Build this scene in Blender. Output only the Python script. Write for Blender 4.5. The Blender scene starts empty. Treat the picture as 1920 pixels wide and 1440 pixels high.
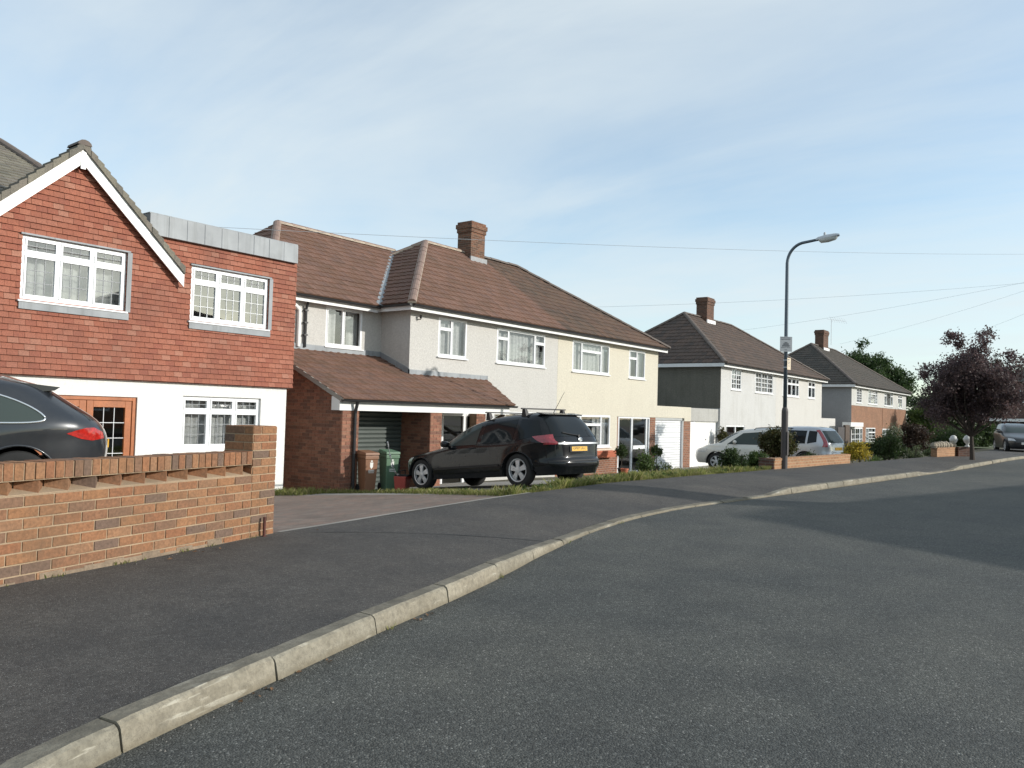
import bpy, math, random
import numpy as np
from mathutils import Vector, Matrix, Euler
random.seed(7)
R = math.radians
scene = bpy.context.scene
COL = scene.collection

# ------------------------------------------------------------------ camera
# world axes: x = along the street, y = towards the houses, z = up; road surface at z = 0
F = 1507.3; PITCH = R(2.0789); ROLL = R(-1.617); AZ = R(37.38)
_fw = np.array([0, math.cos(PITCH), math.sin(PITCH)]); _r0 = np.array([1., 0, 0]); _u0 = np.cross(_r0, _fw)
_r = math.cos(ROLL) * _r0 - math.sin(ROLL) * _u0
_u = np.cross(_r, _fw)
_U = np.array([math.sin(AZ), math.cos(AZ), 0]); _N = np.array([-math.cos(AZ), math.sin(AZ), 0])
def _w(v): return Vector((float(v @ _U), float(v @ _N), float(v[2])))
CR, CU, CF = _w(_r), _w(_u), _w(_fw)
EYE = Vector((0, 0, 1.37))
def ray(px, py): return CF + CR * ((px - 960) / F) + CU * ((720 - py) / F)
def at(px, py, n):                     # survey: where a sight line meets the plane y = n
    d = ray(px, py); p = EYE + d * (n / d.y); return p.x, p.z
def at_s(px, py, s):
    d = ray(px, py); p = EYE + d * (s / d.x); return p.y, p.z
def at_z(px, py, z):
    d = ray(px, py); p = EYE + d * ((z - EYE.z) / d.z); return p.x, p.y

cam = bpy.data.cameras.new('camera'); camo = bpy.data.objects.new('camera', cam); COL.objects.link(camo)
M = Matrix(((CR.x, CU.x, -CF.x, 0), (CR.y, CU.y, -CF.y, 0), (CR.z, CU.z, -CF.z, 1.37), (0, 0, 0, 1)))
camo.matrix_world = M
cam.sensor_width = 36; cam.lens = F / 1920 * 36; cam.clip_start = .05; cam.clip_end = 3000
scene.camera = camo

# ------------------------------------------------------------------ materials
class NT:
    def __init__(s, name):
        s.m = bpy.data.materials.new(name); s.m.use_nodes = True; s.t = s.m.node_tree
        s.b = s.t.nodes['Principled BSDF']; s.out = s.t.nodes['Material Output']
    def n(s, typ, **kw):
        nd = s.t.nodes.new(typ)
        for k, v in kw.items():
            if k in nd.inputs.keys(): nd.inputs[k].default_value = v
            else: setattr(nd, k, v)
        return nd
    def l(s, a, b): s.t.links.new(a, b)
    def val(s, sock, v):
        if isinstance(v, (int, float)): sock.default_value = v
        else: s.l(v, sock)
    def noise(s, scale, detail=4, rough=.55, vec=None):
        nd = s.n('ShaderNodeTexNoise', Scale=scale, Detail=detail, Roughness=rough)
        s.l(vec if vec is not None else s.pos(), nd.inputs['Vector']); return nd.outputs['Fac']
    def pos(s):
        if not hasattr(s, '_p'): s._p = s.n('ShaderNodeNewGeometry').outputs['Position']
        return s._p
    def objc(s):
        if not hasattr(s, '_o'): s._o = s.n('ShaderNodeTexCoord').outputs['Object']
        return s._o
    def uv(s):
        if not hasattr(s, '_uv'): s._uv = s.n('ShaderNodeTexCoord').outputs['UV']
        return s._uv
    def ramp(s, fac, stops, interp='LINEAR'):
        nd = s.n('ShaderNodeValToRGB'); cr = nd.color_ramp; cr.interpolation = interp
        while len(cr.elements) > 1: cr.elements.remove(cr.elements[0])
        cr.elements[0].position = stops[0][0]; cr.elements[0].color = tuple(stops[0][1]) + (1,)
        for p, c in stops[1:]:
            e = cr.elements.new(p); e.color = tuple(c) + (1,)
        s.l(fac, nd.inputs['Fac']); return nd.outputs['Color']
    def mix(s, fac, a, b, mode='MIX'):
        nd = s.n('ShaderNodeMix', data_type='RGBA', blend_type=mode)
        s.val(nd.inputs[0], fac)
        for i, v in ((6, a), (7, b)):
            if isinstance(v, (tuple, list)): nd.inputs[i].default_value = tuple(v)[:3] + (1,)
            else: s.l(v, nd.inputs[i])
        return nd.outputs[2]
    def math(s, op, a, b=0.0, clamp=False):
        nd = s.n('ShaderNodeMath', operation=op, use_clamp=clamp)
        s.val(nd.inputs[0], a); s.val(nd.inputs[1], b); return nd.outputs[0]
    def bump(s, h, dist=.01, strength=1.0, normal=None):
        nd = s.n('ShaderNodeBump', Distance=dist, Strength=strength); s.l(h, nd.inputs['Height'])
        if normal is not None: s.l(normal, nd.inputs['Normal'])
        return nd.outputs['Normal']
    def fin(s, col=None, rough=None, normal=None, metal=None, coat=None, spec=None):
        b = s.b
        if col is not None:
            if isinstance(col, (tuple, list)): b.inputs['Base Color'].default_value = tuple(col)[:3] + (1,)
            else: s.l(col, b.inputs['Base Color'])
        if rough is not None: s.val(b.inputs['Roughness'], rough)
        if normal is not None: s.l(normal, b.inputs['Normal'])
        if metal is not None: b.inputs['Metallic'].default_value = metal
        if coat is not None: b.inputs['Coat Weight'].default_value = coat; b.inputs['Coat Roughness'].default_value = .03
        if spec is not None: b.inputs['Specular IOR Level'].default_value = spec
        return s.m
def sc(c, k): return tuple(min(1, x * k) for x in c)

def m_plain(name, col, rough=.55, var=.12, scale=3.0, fine=60, metal=0, bump=0, spec=.5, coat=None):
    t = NT(name)
    a = t.noise(scale, 5); b = t.noise(fine, 3)
    f = t.math('ADD', t.math('MULTIPLY', a, .65), t.math('MULTIPLY', b, .35))
    c = t.ramp(f, [(.28, sc(col, 1 - var)), (.5, col), (.72, sc(col, 1 + var))])
    nrm = t.bump(b, bump, 1) if bump else None
    rr = t.math('ADD', t.math('MULTIPLY', a, .16), rough - .08)
    return t.fin(c, rr, nrm, metal, coat, spec)

def m_island(name, cols, rough=.8, dirt=(.05, .045, .04), dirtamt=.35, fine=90, bump=.002, dscale=1.2, spec=.3):
    t = NT(name)
    isl = t.n('ShaderNodeNewGeometry').outputs['Random Per Island']
    n = len(cols)
    c = t.ramp(isl, [((i + .0) / n, cc) for i, cc in enumerate(cols)], 'CONSTANT')
    fnoise = t.noise(fine, 4)
    c = t.mix(1, c, t.ramp(fnoise, [(.3, (.72, .72, .72)), (.7, (1.22, 1.2, 1.18))]), 'MULTIPLY')
    d = t.noise(dscale, 6, .65)
    c = t.mix(t.math('MULTIPLY', t.ramp(d, [(.45, (0, 0, 0)), (.75, (1, 1, 1))]), dirtamt), c, dirt)
    return t.fin(c, rough, t.bump(fnoise, bump, .8), spec=spec)

def m_brick_tex(name, cols, mortar, bw=.225, rh=.075, ms=.010, bump=.004, dirt=.3):
    t = NT(name)
    br = t.n('ShaderNodeTexBrick', Scale=1.0, offset=.5, squash=1.0)
    br.inputs['Mortar Size'].default_value = ms; br.inputs['Brick Width'].default_value = bw; br.inputs['Row Height'].default_value = rh
    br.inputs['Mortar Smooth'].default_value = .15; br.inputs['Bias'].default_value = 0
    br.inputs['Color1'].default_value = (0, 0, 0, 1); br.inputs['Color2'].default_value = (1, 1, 1, 1)
    br.inputs['Mortar'].default_value = (.5, .5, .5, 1)
    t.l(t.uv(), br.inputs['Vector'])
    n = len(cols)
    c = t.ramp(br.outputs['Color'], [((i + .0) / n, cc) for i, cc in enumerate(cols)], 'CONSTANT')
    fn = t.noise(70, 4)
    c = t.mix(1, c, t.ramp(fn, [(.3, (.72, .72, .72)), (.7, (1.2, 1.2, 1.2))]), 'MULTIPLY')
    c = t.mix(br.outputs['Fac'], c, mortar)
    d = t.noise(.9, 6, .65)
    c = t.mix(t.math('MULTIPLY', t.ramp(d, [(.45, (0, 0, 0)), (.75, (1, 1, 1))]), dirt), c, (.07, .055, .045))
    h = t.math('SUBTRACT', t.math('MULTIPLY', fn, .4), br.outputs['Fac'])
    return t.fin(c, .85, t.bump(h, bump, 1), spec=.25)

def m_render(name, col, stain=(.45, .43, .38), amt=.35, pebble=45, bump=.006, streak=True):
    t = NT(name)
    v = t.n('ShaderNodeTexVoronoi', Scale=pebble); t.l(t.pos(), v.inputs['Vector'])
    n1 = t.noise(1.1, 6, .65); n2 = t.noise(18, 4)
    c = t.ramp(n2, [(.3, sc(col, .9)), (.7, sc(col, 1.06))])
    mask = t.ramp(n1, [(.46, (0, 0, 0)), (.78, (1, 1, 1))])
    if streak:
        mp = t.n('ShaderNodeMapping'); mp.inputs['Scale'].default_value = (5, 5, .35); t.l(t.pos(), mp.inputs['Vector'])
        n3 = t.noise(1.0, 5, .6, mp.outputs['Vector'])
        mask = t.mix(.5, mask, t.ramp(n3, [(.5, (0, 0, 0)), (.75, (1, 1, 1))]))
    c = t.mix(t.math('MULTIPLY', mask, amt), c, stain)
    sp = t.ramp(v.outputs['Distance'], [(.0, (1.05, 1.05, 1.05)), (.7, (.86, .86, .86))])
    c = t.mix(1, c, sp, 'MULTIPLY')
    h = t.math('SUBTRACT', t.math('MULTIPLY', n2, .6), v.outputs['Distance'])
    return t.fin(c, .9, t.bump(h, bump, .8), spec=.2)

def m_asphalt(name, base, speck, agg=170, patch=1.0, bump=.004, rough=.82, warm=(1.05, 1.0, .95)):
    t = NT(name)
    v = t.n('ShaderNodeTexVoronoi', Scale=agg); t.l(t.pos(), v.inputs['Vector'])
    wn = t.n('ShaderNodeTexWhiteNoise'); t.l(v.outputs['Position'], wn.inputs['Vector'])
    c = t.ramp(wn.outputs['Value'], [(0, sc(base, .55)), (.35, sc(base, .85)), (.7, sc(base, 1.1)), (.94, sc(base, 1.4)), (.985, speck), (1, sc(speck, 1.4))])
    n0 = t.noise(.35 * patch, 5, .6); n1 = t.noise(2.3 * patch, 6, .65); n2 = t.noise(26, 4)
    c = t.mix(1, c, t.ramp(n0, [(.3, (.74, .77, .80)), (.7, (1.24, 1.2, 1.14))]), 'MULTIPLY')
    c = t.mix(1, c, t.ramp(n1, [(.25, (.74, .74, .75)), (.75, (1.26, 1.25, 1.22))]), 'MULTIPLY')
    c = t.mix(1, c, t.ramp(n2, [(.3, (.8, .8, .8)), (.7, (1.2, 1.2, 1.2))]), 'MULTIPLY')
    # scattered pale scuffs and flecks
    n3 = t.noise(5.5, 3, .5)
    n4 = t.noise(1.3, 2)
    fl = t.math('MULTIPLY', t.ramp(n3, [(.70, (0, 0, 0)), (.76, (1, 1, 1))]), t.ramp(n4, [(.5, (0, 0, 0)), (.6, (1, 1, 1))]))
    c = t.mix(t.math('MULTIPLY', fl, .35), c, (.16, .155, .15))
    h = t.math('ADD', t.math('MULTIPLY', v.outputs['Distance'], -1.0), t.math('MULTIPLY', n2, .3))
    rr = t.math('ADD', t.math('MULTIPLY', n1, .2), rough - .1)
    return t.fin(c, rr, t.bump(h, bump, .9), spec=.35)

def m_glass(name, tint=(.9, .95, .95), refl=1.7):
    t = NT(name)
    tr = t.n('ShaderNodeBsdfTransparent'); tr.inputs['Color'].default_value = tint + (1,)
    gl = t.n('ShaderNodeBsdfGlossy'); gl.inputs['Roughness'].default_value = .015; gl.inputs['Color'].default_value = (1, 1, 1, 1)
    wob = t.noise(1.1, 1); t.l(t.bump(wob, .004, .3), gl.inputs['Normal'])
    lw = t.n('ShaderNodeLayerWeight', Blend=.5)
    f = t.math('MULTIPLY', t.math('ADD', t.math('MULTIPLY', t.math('POWER', lw.outputs['Facing'], 5.0), .9), .085), refl, True)
    mx = t.n('ShaderNodeMixShader'); t.l(f, mx.inputs[0]); t.l(tr.outputs[0], mx.inputs[1]); t.l(gl.outputs[0], mx.inputs[2])
    t.l(mx.outputs[0], t.out.inputs['Surface']); return t.m

def m_leaf(name, cols, trans=.35, rough=.5):
    t = NT(name)
    isl = t.n('ShaderNodeNewGeometry').outputs['Random Per Island']
    n = len(cols)
    c = t.ramp(isl, [(i / max(1, n - 1), cc) for i, cc in enumerate(cols)])
    c = t.mix(1, c, t.ramp(t.noise(1.4, 3), [(.3, (.75, .75, .75)), (.7, (1.25, 1.25, 1.25))]), 'MULTIPLY')
    t.l(c, t.b.inputs['Base Color']); t.b.inputs['Roughness'].default_value = rough; t.b.inputs['Specular IOR Level'].default_value = .3
    tl = t.n('ShaderNodeBsdfTranslucent'); t.l(c, tl.inputs['Color'])
    mx = t.n('ShaderNodeMixShader'); mx.inputs[0].default_value = trans
    t.l(t.b.outputs[0], mx.inputs[1]); t.l(tl.outputs[0], mx.inputs[2]); t.l(mx.outputs[0], t.out.inputs['Surface'])
    return t.m

def m_paint(name, col, rough=.32, metal=.0, coat=1.0, dirt=.15):
    t = NT(name)
    n = t.noise(2.2, 5); d = t.noise(9, 5, .7)
    c = t.mix(t.math('MULTIPLY', t.ramp(d, [(.45, (0, 0, 0)), (.8, (1, 1, 1))]), dirt), col, (.16, .145, .125))
    rr = t.math('ADD', t.math('MULTIPLY', n, .12), rough)
    t.fin(c, rr, None, metal, coat)
    t.b.inputs['Coat Roughness'].default_value = .06
    return t.m

MT = {}
MT['upvc'] = m_plain('white_upvc', (.78, .79, .80), .32, .04)
MT['whitepaint'] = m_plain('white_gloss_paint', (.78, .78, .77), .4, .07, 1.5)
MT['fascia'] = m_plain('white_fascia_paint', (.74, .74, .73), .45, .1, 1.2)
MT['black_plastic'] = m_plain('black_gutter_plastic', (.022, .022, .024), .4, .3)
def lead_mat():
    t = NT('grey_lead_sheet'); n = t.noise(2.2, 5)
    mp = t.n('ShaderNodeMapping'); mp.inputs['Scale'].default_value = (9, 9, .5); t.l(t.pos(), mp.inputs['Vector']); st = t.noise(1.0, 5, .6, mp.outputs['Vector'])
    c = t.ramp(n, [(.3, (.22, .235, .25)), (.7, (.31, .33, .345))]); c = t.mix(t.ramp(st, [(.52, (0, 0, 0)), (.72, (.6, .6, .6))]), c, (.14, .15, .15))
    return t.fin(c, .55, t.bump(n, .004, .5), spec=.4)
MT['lead'] = lead_mat()
MT['leadcame'] = m_plain('lead_came', (.25, .26, .27), .55, .2)
MT['whitecame'] = m_plain('white_glazing_bar', (.62, .63, .64), .5, .1)
MT['glass'] = m_glass('window_glass', (.94, .95, .94))
MT['glass_b'] = m_glass('window_glass_bright', (.84, .86, .85), 2.6)
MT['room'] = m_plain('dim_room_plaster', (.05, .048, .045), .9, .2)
MT['timber'] = m_plain('stained_timber', (.34, .105, .03), .42, .3, 5, 40)
MT['darktimber'] = m_plain('dark_timber', (.07, .045, .03), .7, .3, 5, 40)
MT['hang'] = m_island('red_hanging_tile', [(.30, .106, .066), (.32, .118, .075), (.28, .098, .063), (.33, .132, .088), (.27, .094, .062), (.305, .112, .07), (.32, .122, .079), (.35, .16, .11), (.293, .107, .068), (.303, .113, .072), (.275, .098, .063), (.335, .132, .086)], .8, (.13, .065, .05), .4, 60, .003, .9)
MT['roofA'] = m_island('brown_roof_tile', [(.165, .092, .064), (.18, .10, .072), (.15, .086, .06), (.19, .108, .08), (.158, .092, .07)], .8, (.09, .07, .055), .35, 50)
MT['roofB'] = m_island('weathered_brown_roof_tile', [(.115, .072, .053), (.13, .082, .06), (.10, .066, .05), (.138, .086, .06)], .85, (.065, .062, .05), .6, 50)
MT['roofC'] = m_island('grey_brown_roof_tile', [(.098, .072, .06), (.11, .08, .066), (.085, .066, .057), (.12, .085, .068)], .85, (.06, .058, .052), .5, 50)
MT['roofD'] = m_island('dark_grey_roof_tile', [(.085, .075, .065), (.095, .082, .07), (.075, .068, .06)], .85, (.06, .06, .052), .5, 50)
MT['roofE'] = m_island('mossy_grey_roof_tile', [(.17, .155, .13), (.19, .17, .145), (.15, .14, .12), (.2, .185, .15)], .85, (.10, .10, .07), .5, 50)
MT['ridge'] = m_plain('ridge_tile_clay', (.23, .155, .125), .75, .22, 3, 40)
MT['ridgedark'] = m_plain('ridge_tile_weathered', (.13, .105, .09), .8, .25, 3, 40)
MT['bedding'] = m_plain('pale_mortar_bedding', (.46, .40, .32), .9, .15, 9, 60)
MT['deck'] = m_plain('roof_deck', (.05, .04, .035), .9, .2)
MT['brickwall'] = m_island('low_wall_brick', [(.265, .135, .068), (.24, .118, .062), (.29, .15, .078), (.225, .115, .065), (.275, .135, .07), (.19, .11, .07), (.265, .125, .064), (.15, .10, .075), (.25, .128, .066), (.29, .158, .088), (.25, .115, .06), (.26, .142, .08)], .85, (.13, .085, .055), .55, 45, .004, 4)
MT['mortar_w'] = m_plain('buff_mortar', (.34, .25, .165), .92, .3, 3, 80, bump=.004)
MT['brickred'] = m_island('garage_brick', [(.25, .115, .075), (.28, .13, .085), (.22, .10, .068), (.30, .145, .095), (.18, .09, .065), (.27, .12, .08)], .85, (.1, .065, .05), .4, 45, .003, 3)
MT['mortar_d'] = m_plain('dirty_mortar_smear', (.22, .165, .115), .95, .4, 6, 60, bump=.006)
MT['mortar_r'] = m_plain('brown_mortar', (.25, .17, .115), .92, .16, 4, 80)
MT['brick_tex'] = m_brick_tex('brick_brown', [(.25, .10, .06), (.29, .12, .07), (.22, .09, .055), (.31, .13, .08), (.19, .085, .06)], (.30, .24, .18))
MT['brick_h4'] = m_brick_tex('brick_tan', [(.25, .125, .075), (.28, .14, .085), (.23, .115, .07)], (.29, .19, .13))
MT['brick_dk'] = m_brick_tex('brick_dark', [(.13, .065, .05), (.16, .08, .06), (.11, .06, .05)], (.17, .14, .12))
MT['brick_chim'] = m_brick_tex('brick_chimney', [(.17, .08, .05), (.21, .10, .062), (.14, .066, .042), (.11, .06, .042)], (.2, .15, .11), dirt=.6)
MT['brick_chimd'] = m_brick_tex('brick_chimney_dark', [(.13, .065, .045), (.16, .08, .055), (.10, .055, .042)], (.15, .11, .085), dirt=.6)
MT['concrete'] = m_plain('weathered_concrete', (.30, .28, .25), .88, .22, 3, 50, bump=.003)
MT['render_w'] = m_render('white_smooth_render', (.80, .79, .76), (.6, .57, .5), .18, 120, .0015)
MT['render_g'] = m_render('grey_white_pebbledash', (.56, .545, .515), (.44, .42, .39), .4, 46, .005)
MT['render_c'] = m_render('cream_pebbledash', (.63, .59, .49), (.48, .44, .36), .4, 42, .005)
MT['render_h3'] = m_render('off_white_render', (.58, .58, .57), (.36, .35, .32), .6, 60, .004)
MT['render_h3b'] = m_render('warm_white_render', (.60, .585, .555), (.42, .40, .36), .5, 60, .004)
MT['render_par'] = m_render('stained_parapet_render', (.46, .455, .43), (.26, .25, .22), .7, 60, .004)
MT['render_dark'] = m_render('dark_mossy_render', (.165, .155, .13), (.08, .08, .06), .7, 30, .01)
MT['render_grey'] = m_render('grey_render', (.33, .33, .33), (.22, .22, .22), .4, 60, .004)
MT['cladding'] = m_plain('pale_cladding', (.48, .475, .45), .6, .12, 1.5)
MT['road'] = m_asphalt('road_asphalt', (.073, .075, .070), (.17, .17, .16), 120, .8, .005)
MT['foot'] = m_asphalt('footway_asphalt', (.069, .064, .060), (.17, .165, .155), 230, 1.2, .002, .86)
MT['kerbm'] = None

def curtain_mat():
    t = NT('net_curtain')
    n = t.noise(14, 3)
    c = t.ramp(n, [(.3, (.60, .62, .62)), (.7, (.82, .83, .82))])
    t.l(c, t.b.inputs['Base Color']); t.b.inputs['Roughness'].default_value = .9
    tl = t.n('ShaderNodeBsdfTranslucent'); t.l(c, tl.inputs['Color'])
    tr = t.n('ShaderNodeBsdfTransparent')
    m1 = t.n('ShaderNodeMixShader'); m1.inputs[0].default_value = .3; t.l(t.b.outputs[0], m1.inputs[1]); t.l(tl.outputs[0], m1.inputs[2])
    m2 = t.n('ShaderNodeMixShader'); m2.inputs[0].default_value = .28; t.l(m1.outputs[0], m2.inputs[1]); t.l(tr.outputs[0], m2.inputs[2])
    t.l(m2.outputs[0], t.out.inputs['Surface']); return t.m
MT['net'] = curtain_mat()

def kerb_mat():
    t = NT('kerb_concrete')
    n1 = t.noise(3.2, 6, .65); n2 = t.noise(30, 5, .6); n3 = t.noise(9, 5, .7)
    isl = t.n('ShaderNodeNewGeometry').outputs['Random Per Island']
    c = t.ramp(n1, [(.25, (.21, .19, .155)), (.5, (.30, .275, .23)), (.75, (.37, .345, .295))])
    c = t.mix(1, c, t.ramp(isl, [(0, (.82, .84, .84)), (1, (1.12, 1.1, 1.06))]), 'MULTIPLY')
    c = t.mix(1, c, t.ramp(n2, [(.3, (.78, .78, .78)), (.7, (1.18, 1.18, 1.18))]), 'MULTIPLY')
    c = t.mix(t.ramp(n3, [(.56, (0, 0, 0)), (.72, (.55, .55, .55))]), c, (.115, .105, .09))
    mp = t.n('ShaderNodeMapping'); mp.inputs['Scale'].default_value = (1.4, 3, 14); t.l(t.pos(), mp.inputs['Vector'])
    n4 = t.noise(1.6, 5, .6, mp.outputs['Vector'])
    c = t.mix(t.ramp(n4, [(.60, (0, 0, 0)), (.66, (.75, .75, .75))]), c, (.50, .48, .42))
    wv = t.math('ABSOLUTE', t.math('SUBTRACT', n3, .5)); c = t.mix(t.ramp(wv, [(.0, (.5, .5, .5)), (.012, (0, 0, 0))]), c, (.12, .11, .095))
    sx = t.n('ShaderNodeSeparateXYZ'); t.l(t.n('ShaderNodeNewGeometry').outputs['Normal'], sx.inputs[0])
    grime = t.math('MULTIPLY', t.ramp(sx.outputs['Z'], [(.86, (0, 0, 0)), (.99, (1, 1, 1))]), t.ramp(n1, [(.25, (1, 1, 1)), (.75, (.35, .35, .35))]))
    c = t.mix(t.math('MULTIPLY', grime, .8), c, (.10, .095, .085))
    px3 = t.n('ShaderNodeSeparateXYZ'); t.l(t.pos(), px3.inputs[0])
    low = t.math('MULTIPLY', t.ramp(t.math('ADD', px3.outputs['Z'], t.math('MULTIPLY', n3, .06)), [(.035, (1, 1, 1)), (.075, (0, 0, 0))]), .55)
    c = t.mix(low, c, (.15, .125, .085))
    c = t.mix(1, c, (.86, .845, .80), 'MULTIPLY')
    return t.fin(c, .88, t.bump(t.math('ADD', n2, t.math('MULTIPLY', n3, .8)), .008, .8), spec=.25)
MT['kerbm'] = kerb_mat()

MT['paving'] = m_brick_tex('block_paving', [(.22, .165, .135), (.25, .175, .14), (.2, .155, .13), (.24, .19, .16)], (.17, .15, .125), .2, .1, .006, .003, .45)
MT['apron'] = m_plain('pale_concrete_drive', (.25, .235, .21), .9, .25, 1.6, 45, bump=.003)
MT['soil'] = m_plain('garden_earth', (.085, .075, .045), .95, .35, 2.5, 35, bump=.02)
MT['field'] = m_plain('rough_grass_ground', (.06, .075, .03), .95, .3, .6, 20)
MT['grass'] = m_leaf('verge_grass', [(.11, .14, .035), (.19, .215, .055), (.26, .26, .085), (.33, .29, .14), (.13, .17, .04)], .45)
MT['leaf_dark'] = m_leaf('dark_green_leaf', [(.03, .05, .018), (.046, .074, .024), (.068, .098, .032)], .35)
MT['leaf_mid'] = m_leaf('mid_green_leaf', [(.05, .082, .022), (.078, .122, .032), (.11, .155, .045)], .42)
MT['leaf_pale'] = m_leaf('pale_green_leaf', [(.07, .10, .045), (.10, .13, .06), (.13, .15, .08)], .4)
MT['leaf_olive'] = m_leaf('olive_leaf', [(.04, .045, .015), (.065, .07, .022), (.09, .085, .03), (.05, .03, .015)], .35)
MT['leaf_yellow'] = m_leaf('golden_leaf', [(.42, .30, .03), (.50, .38, .05), (.30, .24, .03), (.16, .15, .03)], .4)
MT['leaf_purple'] = m_leaf('purple_leaf', [(.07, .052, .058), (.10, .068, .072), (.14, .092, .086), (.11, .084, .08)], .4)
MT['leaf_red'] = m_leaf('reddish_leaf', [(.035, .022, .016), (.055, .03, .02), (.05, .04, .025)], .35)
MT['leaf_var'] = m_leaf('variegated_leaf', [(.05, .075, .03), (.09, .12, .05), (.35, .36, .28), (.07, .1, .04)], .35)
MT['leaf_tree'] = m_leaf('tree_leaf', [(.03, .055, .018), (.05, .085, .028), (.075, .115, .04)], .4)
MT['twig'] = m_leaf('bare_twig_bud', [(.12, .11, .08), (.16, .15, .10), (.10, .10, .06)], .3)
MT['bark'] = m_plain('tree_bark', (.055, .042, .033), .9, .35, 8, 60, bump=.006)
MT['grit'] = m_plain('pale_grit', (.17, .16, .145), .9, .4, 40)
MT['litter'] = m_plain('dry_leaf', (.14, .075, .035), .8, .3, 30)
MT['terracotta'] = m_plain('terracotta', (.42, .12, .06), .75, .14, 5, 50)
MT['shutter'] = m_plain('dark_green_shutter', (.075, .09, .082), .42, .12)
MT['galv'] = m_plain('galvanised_post', (.10, .125, .15), .5, .2, 3, 30, metal=.35)
MT['bitpaint'] = m_plain('dull_brown_paint', (.06, .052, .052), .6, .3, 3, 30)
MT['alum'] = m_plain('lantern_alloy', (.46, .48, .50), .4, .12, 5)
MT['acrylic'] = m_plain('lantern_acrylic', (.62, .64, .63), .25, .08)
MT['signgrey'] = m_plain('sign_plate_grey', (.44, .45, .46), .5, .1)
MT['signbeige'] = m_plain('sign_plate_beige', (.62, .52, .38), .5, .1)
MT['signink'] = m_plain('sign_print_grey', (.16, .17, .18), .6, .1)
MT['car_black'] = m_paint('black_car_paint', (.006, .007, .009), .2, .0, .55, .03); MT['car_black'].node_tree.nodes['Principled BSDF'].inputs['Specular IOR Level'].default_value = .12
MT['suv_black'] = m_paint('dark_metallic_paint', (.018, .021, .026), .26, .25, 1, .05)
MT['car_silver'] = m_paint('silver_car_paint', (.42, .44, .47), .3, .55, 1, .08)
MT['car_white'] = m_paint('pearl_white_car_paint', (.62, .61, .57), .3, .05, 1, .1)
MT['car_dark'] = m_paint('charcoal_car_paint', (.02, .022, .026), .3, .1, .4, .1)
def m_carglass(name, col=(.012, .015, .017)):
    t = NT(name); return t.fin(col, .04, t.bump(t.noise(1.2, 2), .006, .3), spec=.22)
MT['carglass'] = m_carglass('tinted_car_glass')
MT['carglass_s'] = m_carglass('smoky_car_glass', (.05, .065, .062))
MT['tyre'] = m_plain('tyre_rubber', (.016, .016, .016), .85, .3, 6)
MT['alloy'] = m_plain('wheel_alloy', (.48, .49, .50), .38, .12, 8, metal=.35)
MT['chrome'] = m_plain('bright_trim', (.78, .79, .80), .16, .03, metal=.9)
MT['satintrim'] = m_plain('satin_trim', (.55, .56, .57), .35, .05, metal=.6)
MT['dark'] = m_plain('black_trim', (.012, .012, .013), .6, .2)
def m_lamp(name, col):
    t = NT(name); n = t.noise(26, 3)
    c = t.ramp(n, [(.3, sc(col, .6)), (.6, col), (.8, sc(col, 1.7))]); return t.fin(c, .12, t.bump(n, .004, .5), coat=1)
MT['taillamp'] = m_lamp('red_lamp_lens', (.42, .018, .012))
MT['taillamp_p'] = m_lamp('pink_red_lamp_lens', (.33, .03, .045))
MT['clearlamp'] = m_lamp('clear_lamp_lens', (.55, .56, .57))
MT['plate'] = m_plain('yellow_plate', (.75, .42, .05), .45, .05)
MT['ink'] = m_plain('plate_ink', (.02, .02, .02), .5, .05)
MT['bin_brown'] = m_plain('brown_bin_plastic', (.225, .11, .06), .5, .1)
MT['bin_green'] = m_plain('green_bin_plastic', (.105, .185, .115), .5, .1)
MT['binprint'] = m_plain('bin_white_print', (.75, .74, .70), .5, .05)
MT['redbox'] = m_plain('faded_red_plastic', (.36, .06, .045), .5, .15)
MT['stone_w'] = m_plain('white_painted_stone', (.62, .62, .6), .8, .1)
MT['rockery'] = m_plain('rockery_stone', (.32, .28, .22), .9, .3, 4, 40, bump=.01)
MT['rust'] = m_plain('rusty_iron', (.09, .03, .022), .85, .3, 9)
MT['wire'] = m_plain('overhead_cable', (.26, .29, .32), .7, .1)

# ------------------------------------------------------------------ mesh builder
def clip_half(poly, nx, ny, c):        # keep nx*x+ny*y<=c
    out = []
    for i in range(len(poly)):
        p, q = poly[i], poly[(i + 1) % len(poly)]
        dp, dq = nx * p[0] + ny * p[1] - c, nx * q[0] + ny * q[1] - c
        if dp <= 1e-9: out.append(p)
        if (dp < -1e-9 and dq > 1e-9) or (dp > 1e-9 and dq < -1e-9):
            t = dp / (dp - dq); out.append((p[0] + t * (q[0] - p[0]), p[1] + t * (q[1] - p[1])))
    return out
def clip_rect(poly, x0, x1, y0, y1):
    for a in ((-1, 0, -x0), (1, 0, x1), (0, -1, -y0), (0, 1, y1)):
        poly = clip_half(poly, *a)
        if len(poly) < 3: return []
    return poly
def clip_convex(poly, conv):           # conv ccw
    for i in range(len(conv)):
        p, q = conv[i], conv[(i + 1) % len(conv)]
        nx, ny = q[1] - p[1], -(q[0] - p[0])
        poly = clip_half(poly, nx, ny, nx * p[0] + ny * p[1])
        if len(poly) < 3: return []
    return poly
def rect_minus(rects, h):
    out = []
    for (a, b, c, d) in rects:
        if h[0] >= b or h[1] <= a or h[2] >= d or h[3] <= c: out.append((a, b, c, d)); continue
        if h[0] > a: out.append((a, h[0], c, d))
        if h[1] < b: out.append((h[1], b, c, d))
        x0, x1 = max(a, h[0]), min(b, h[1])
        if h[2] > c: out.append((x0, x1, c, h[2]))
        if h[3] < d: out.append((x0, x1, h[3], d))
    return out

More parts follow.
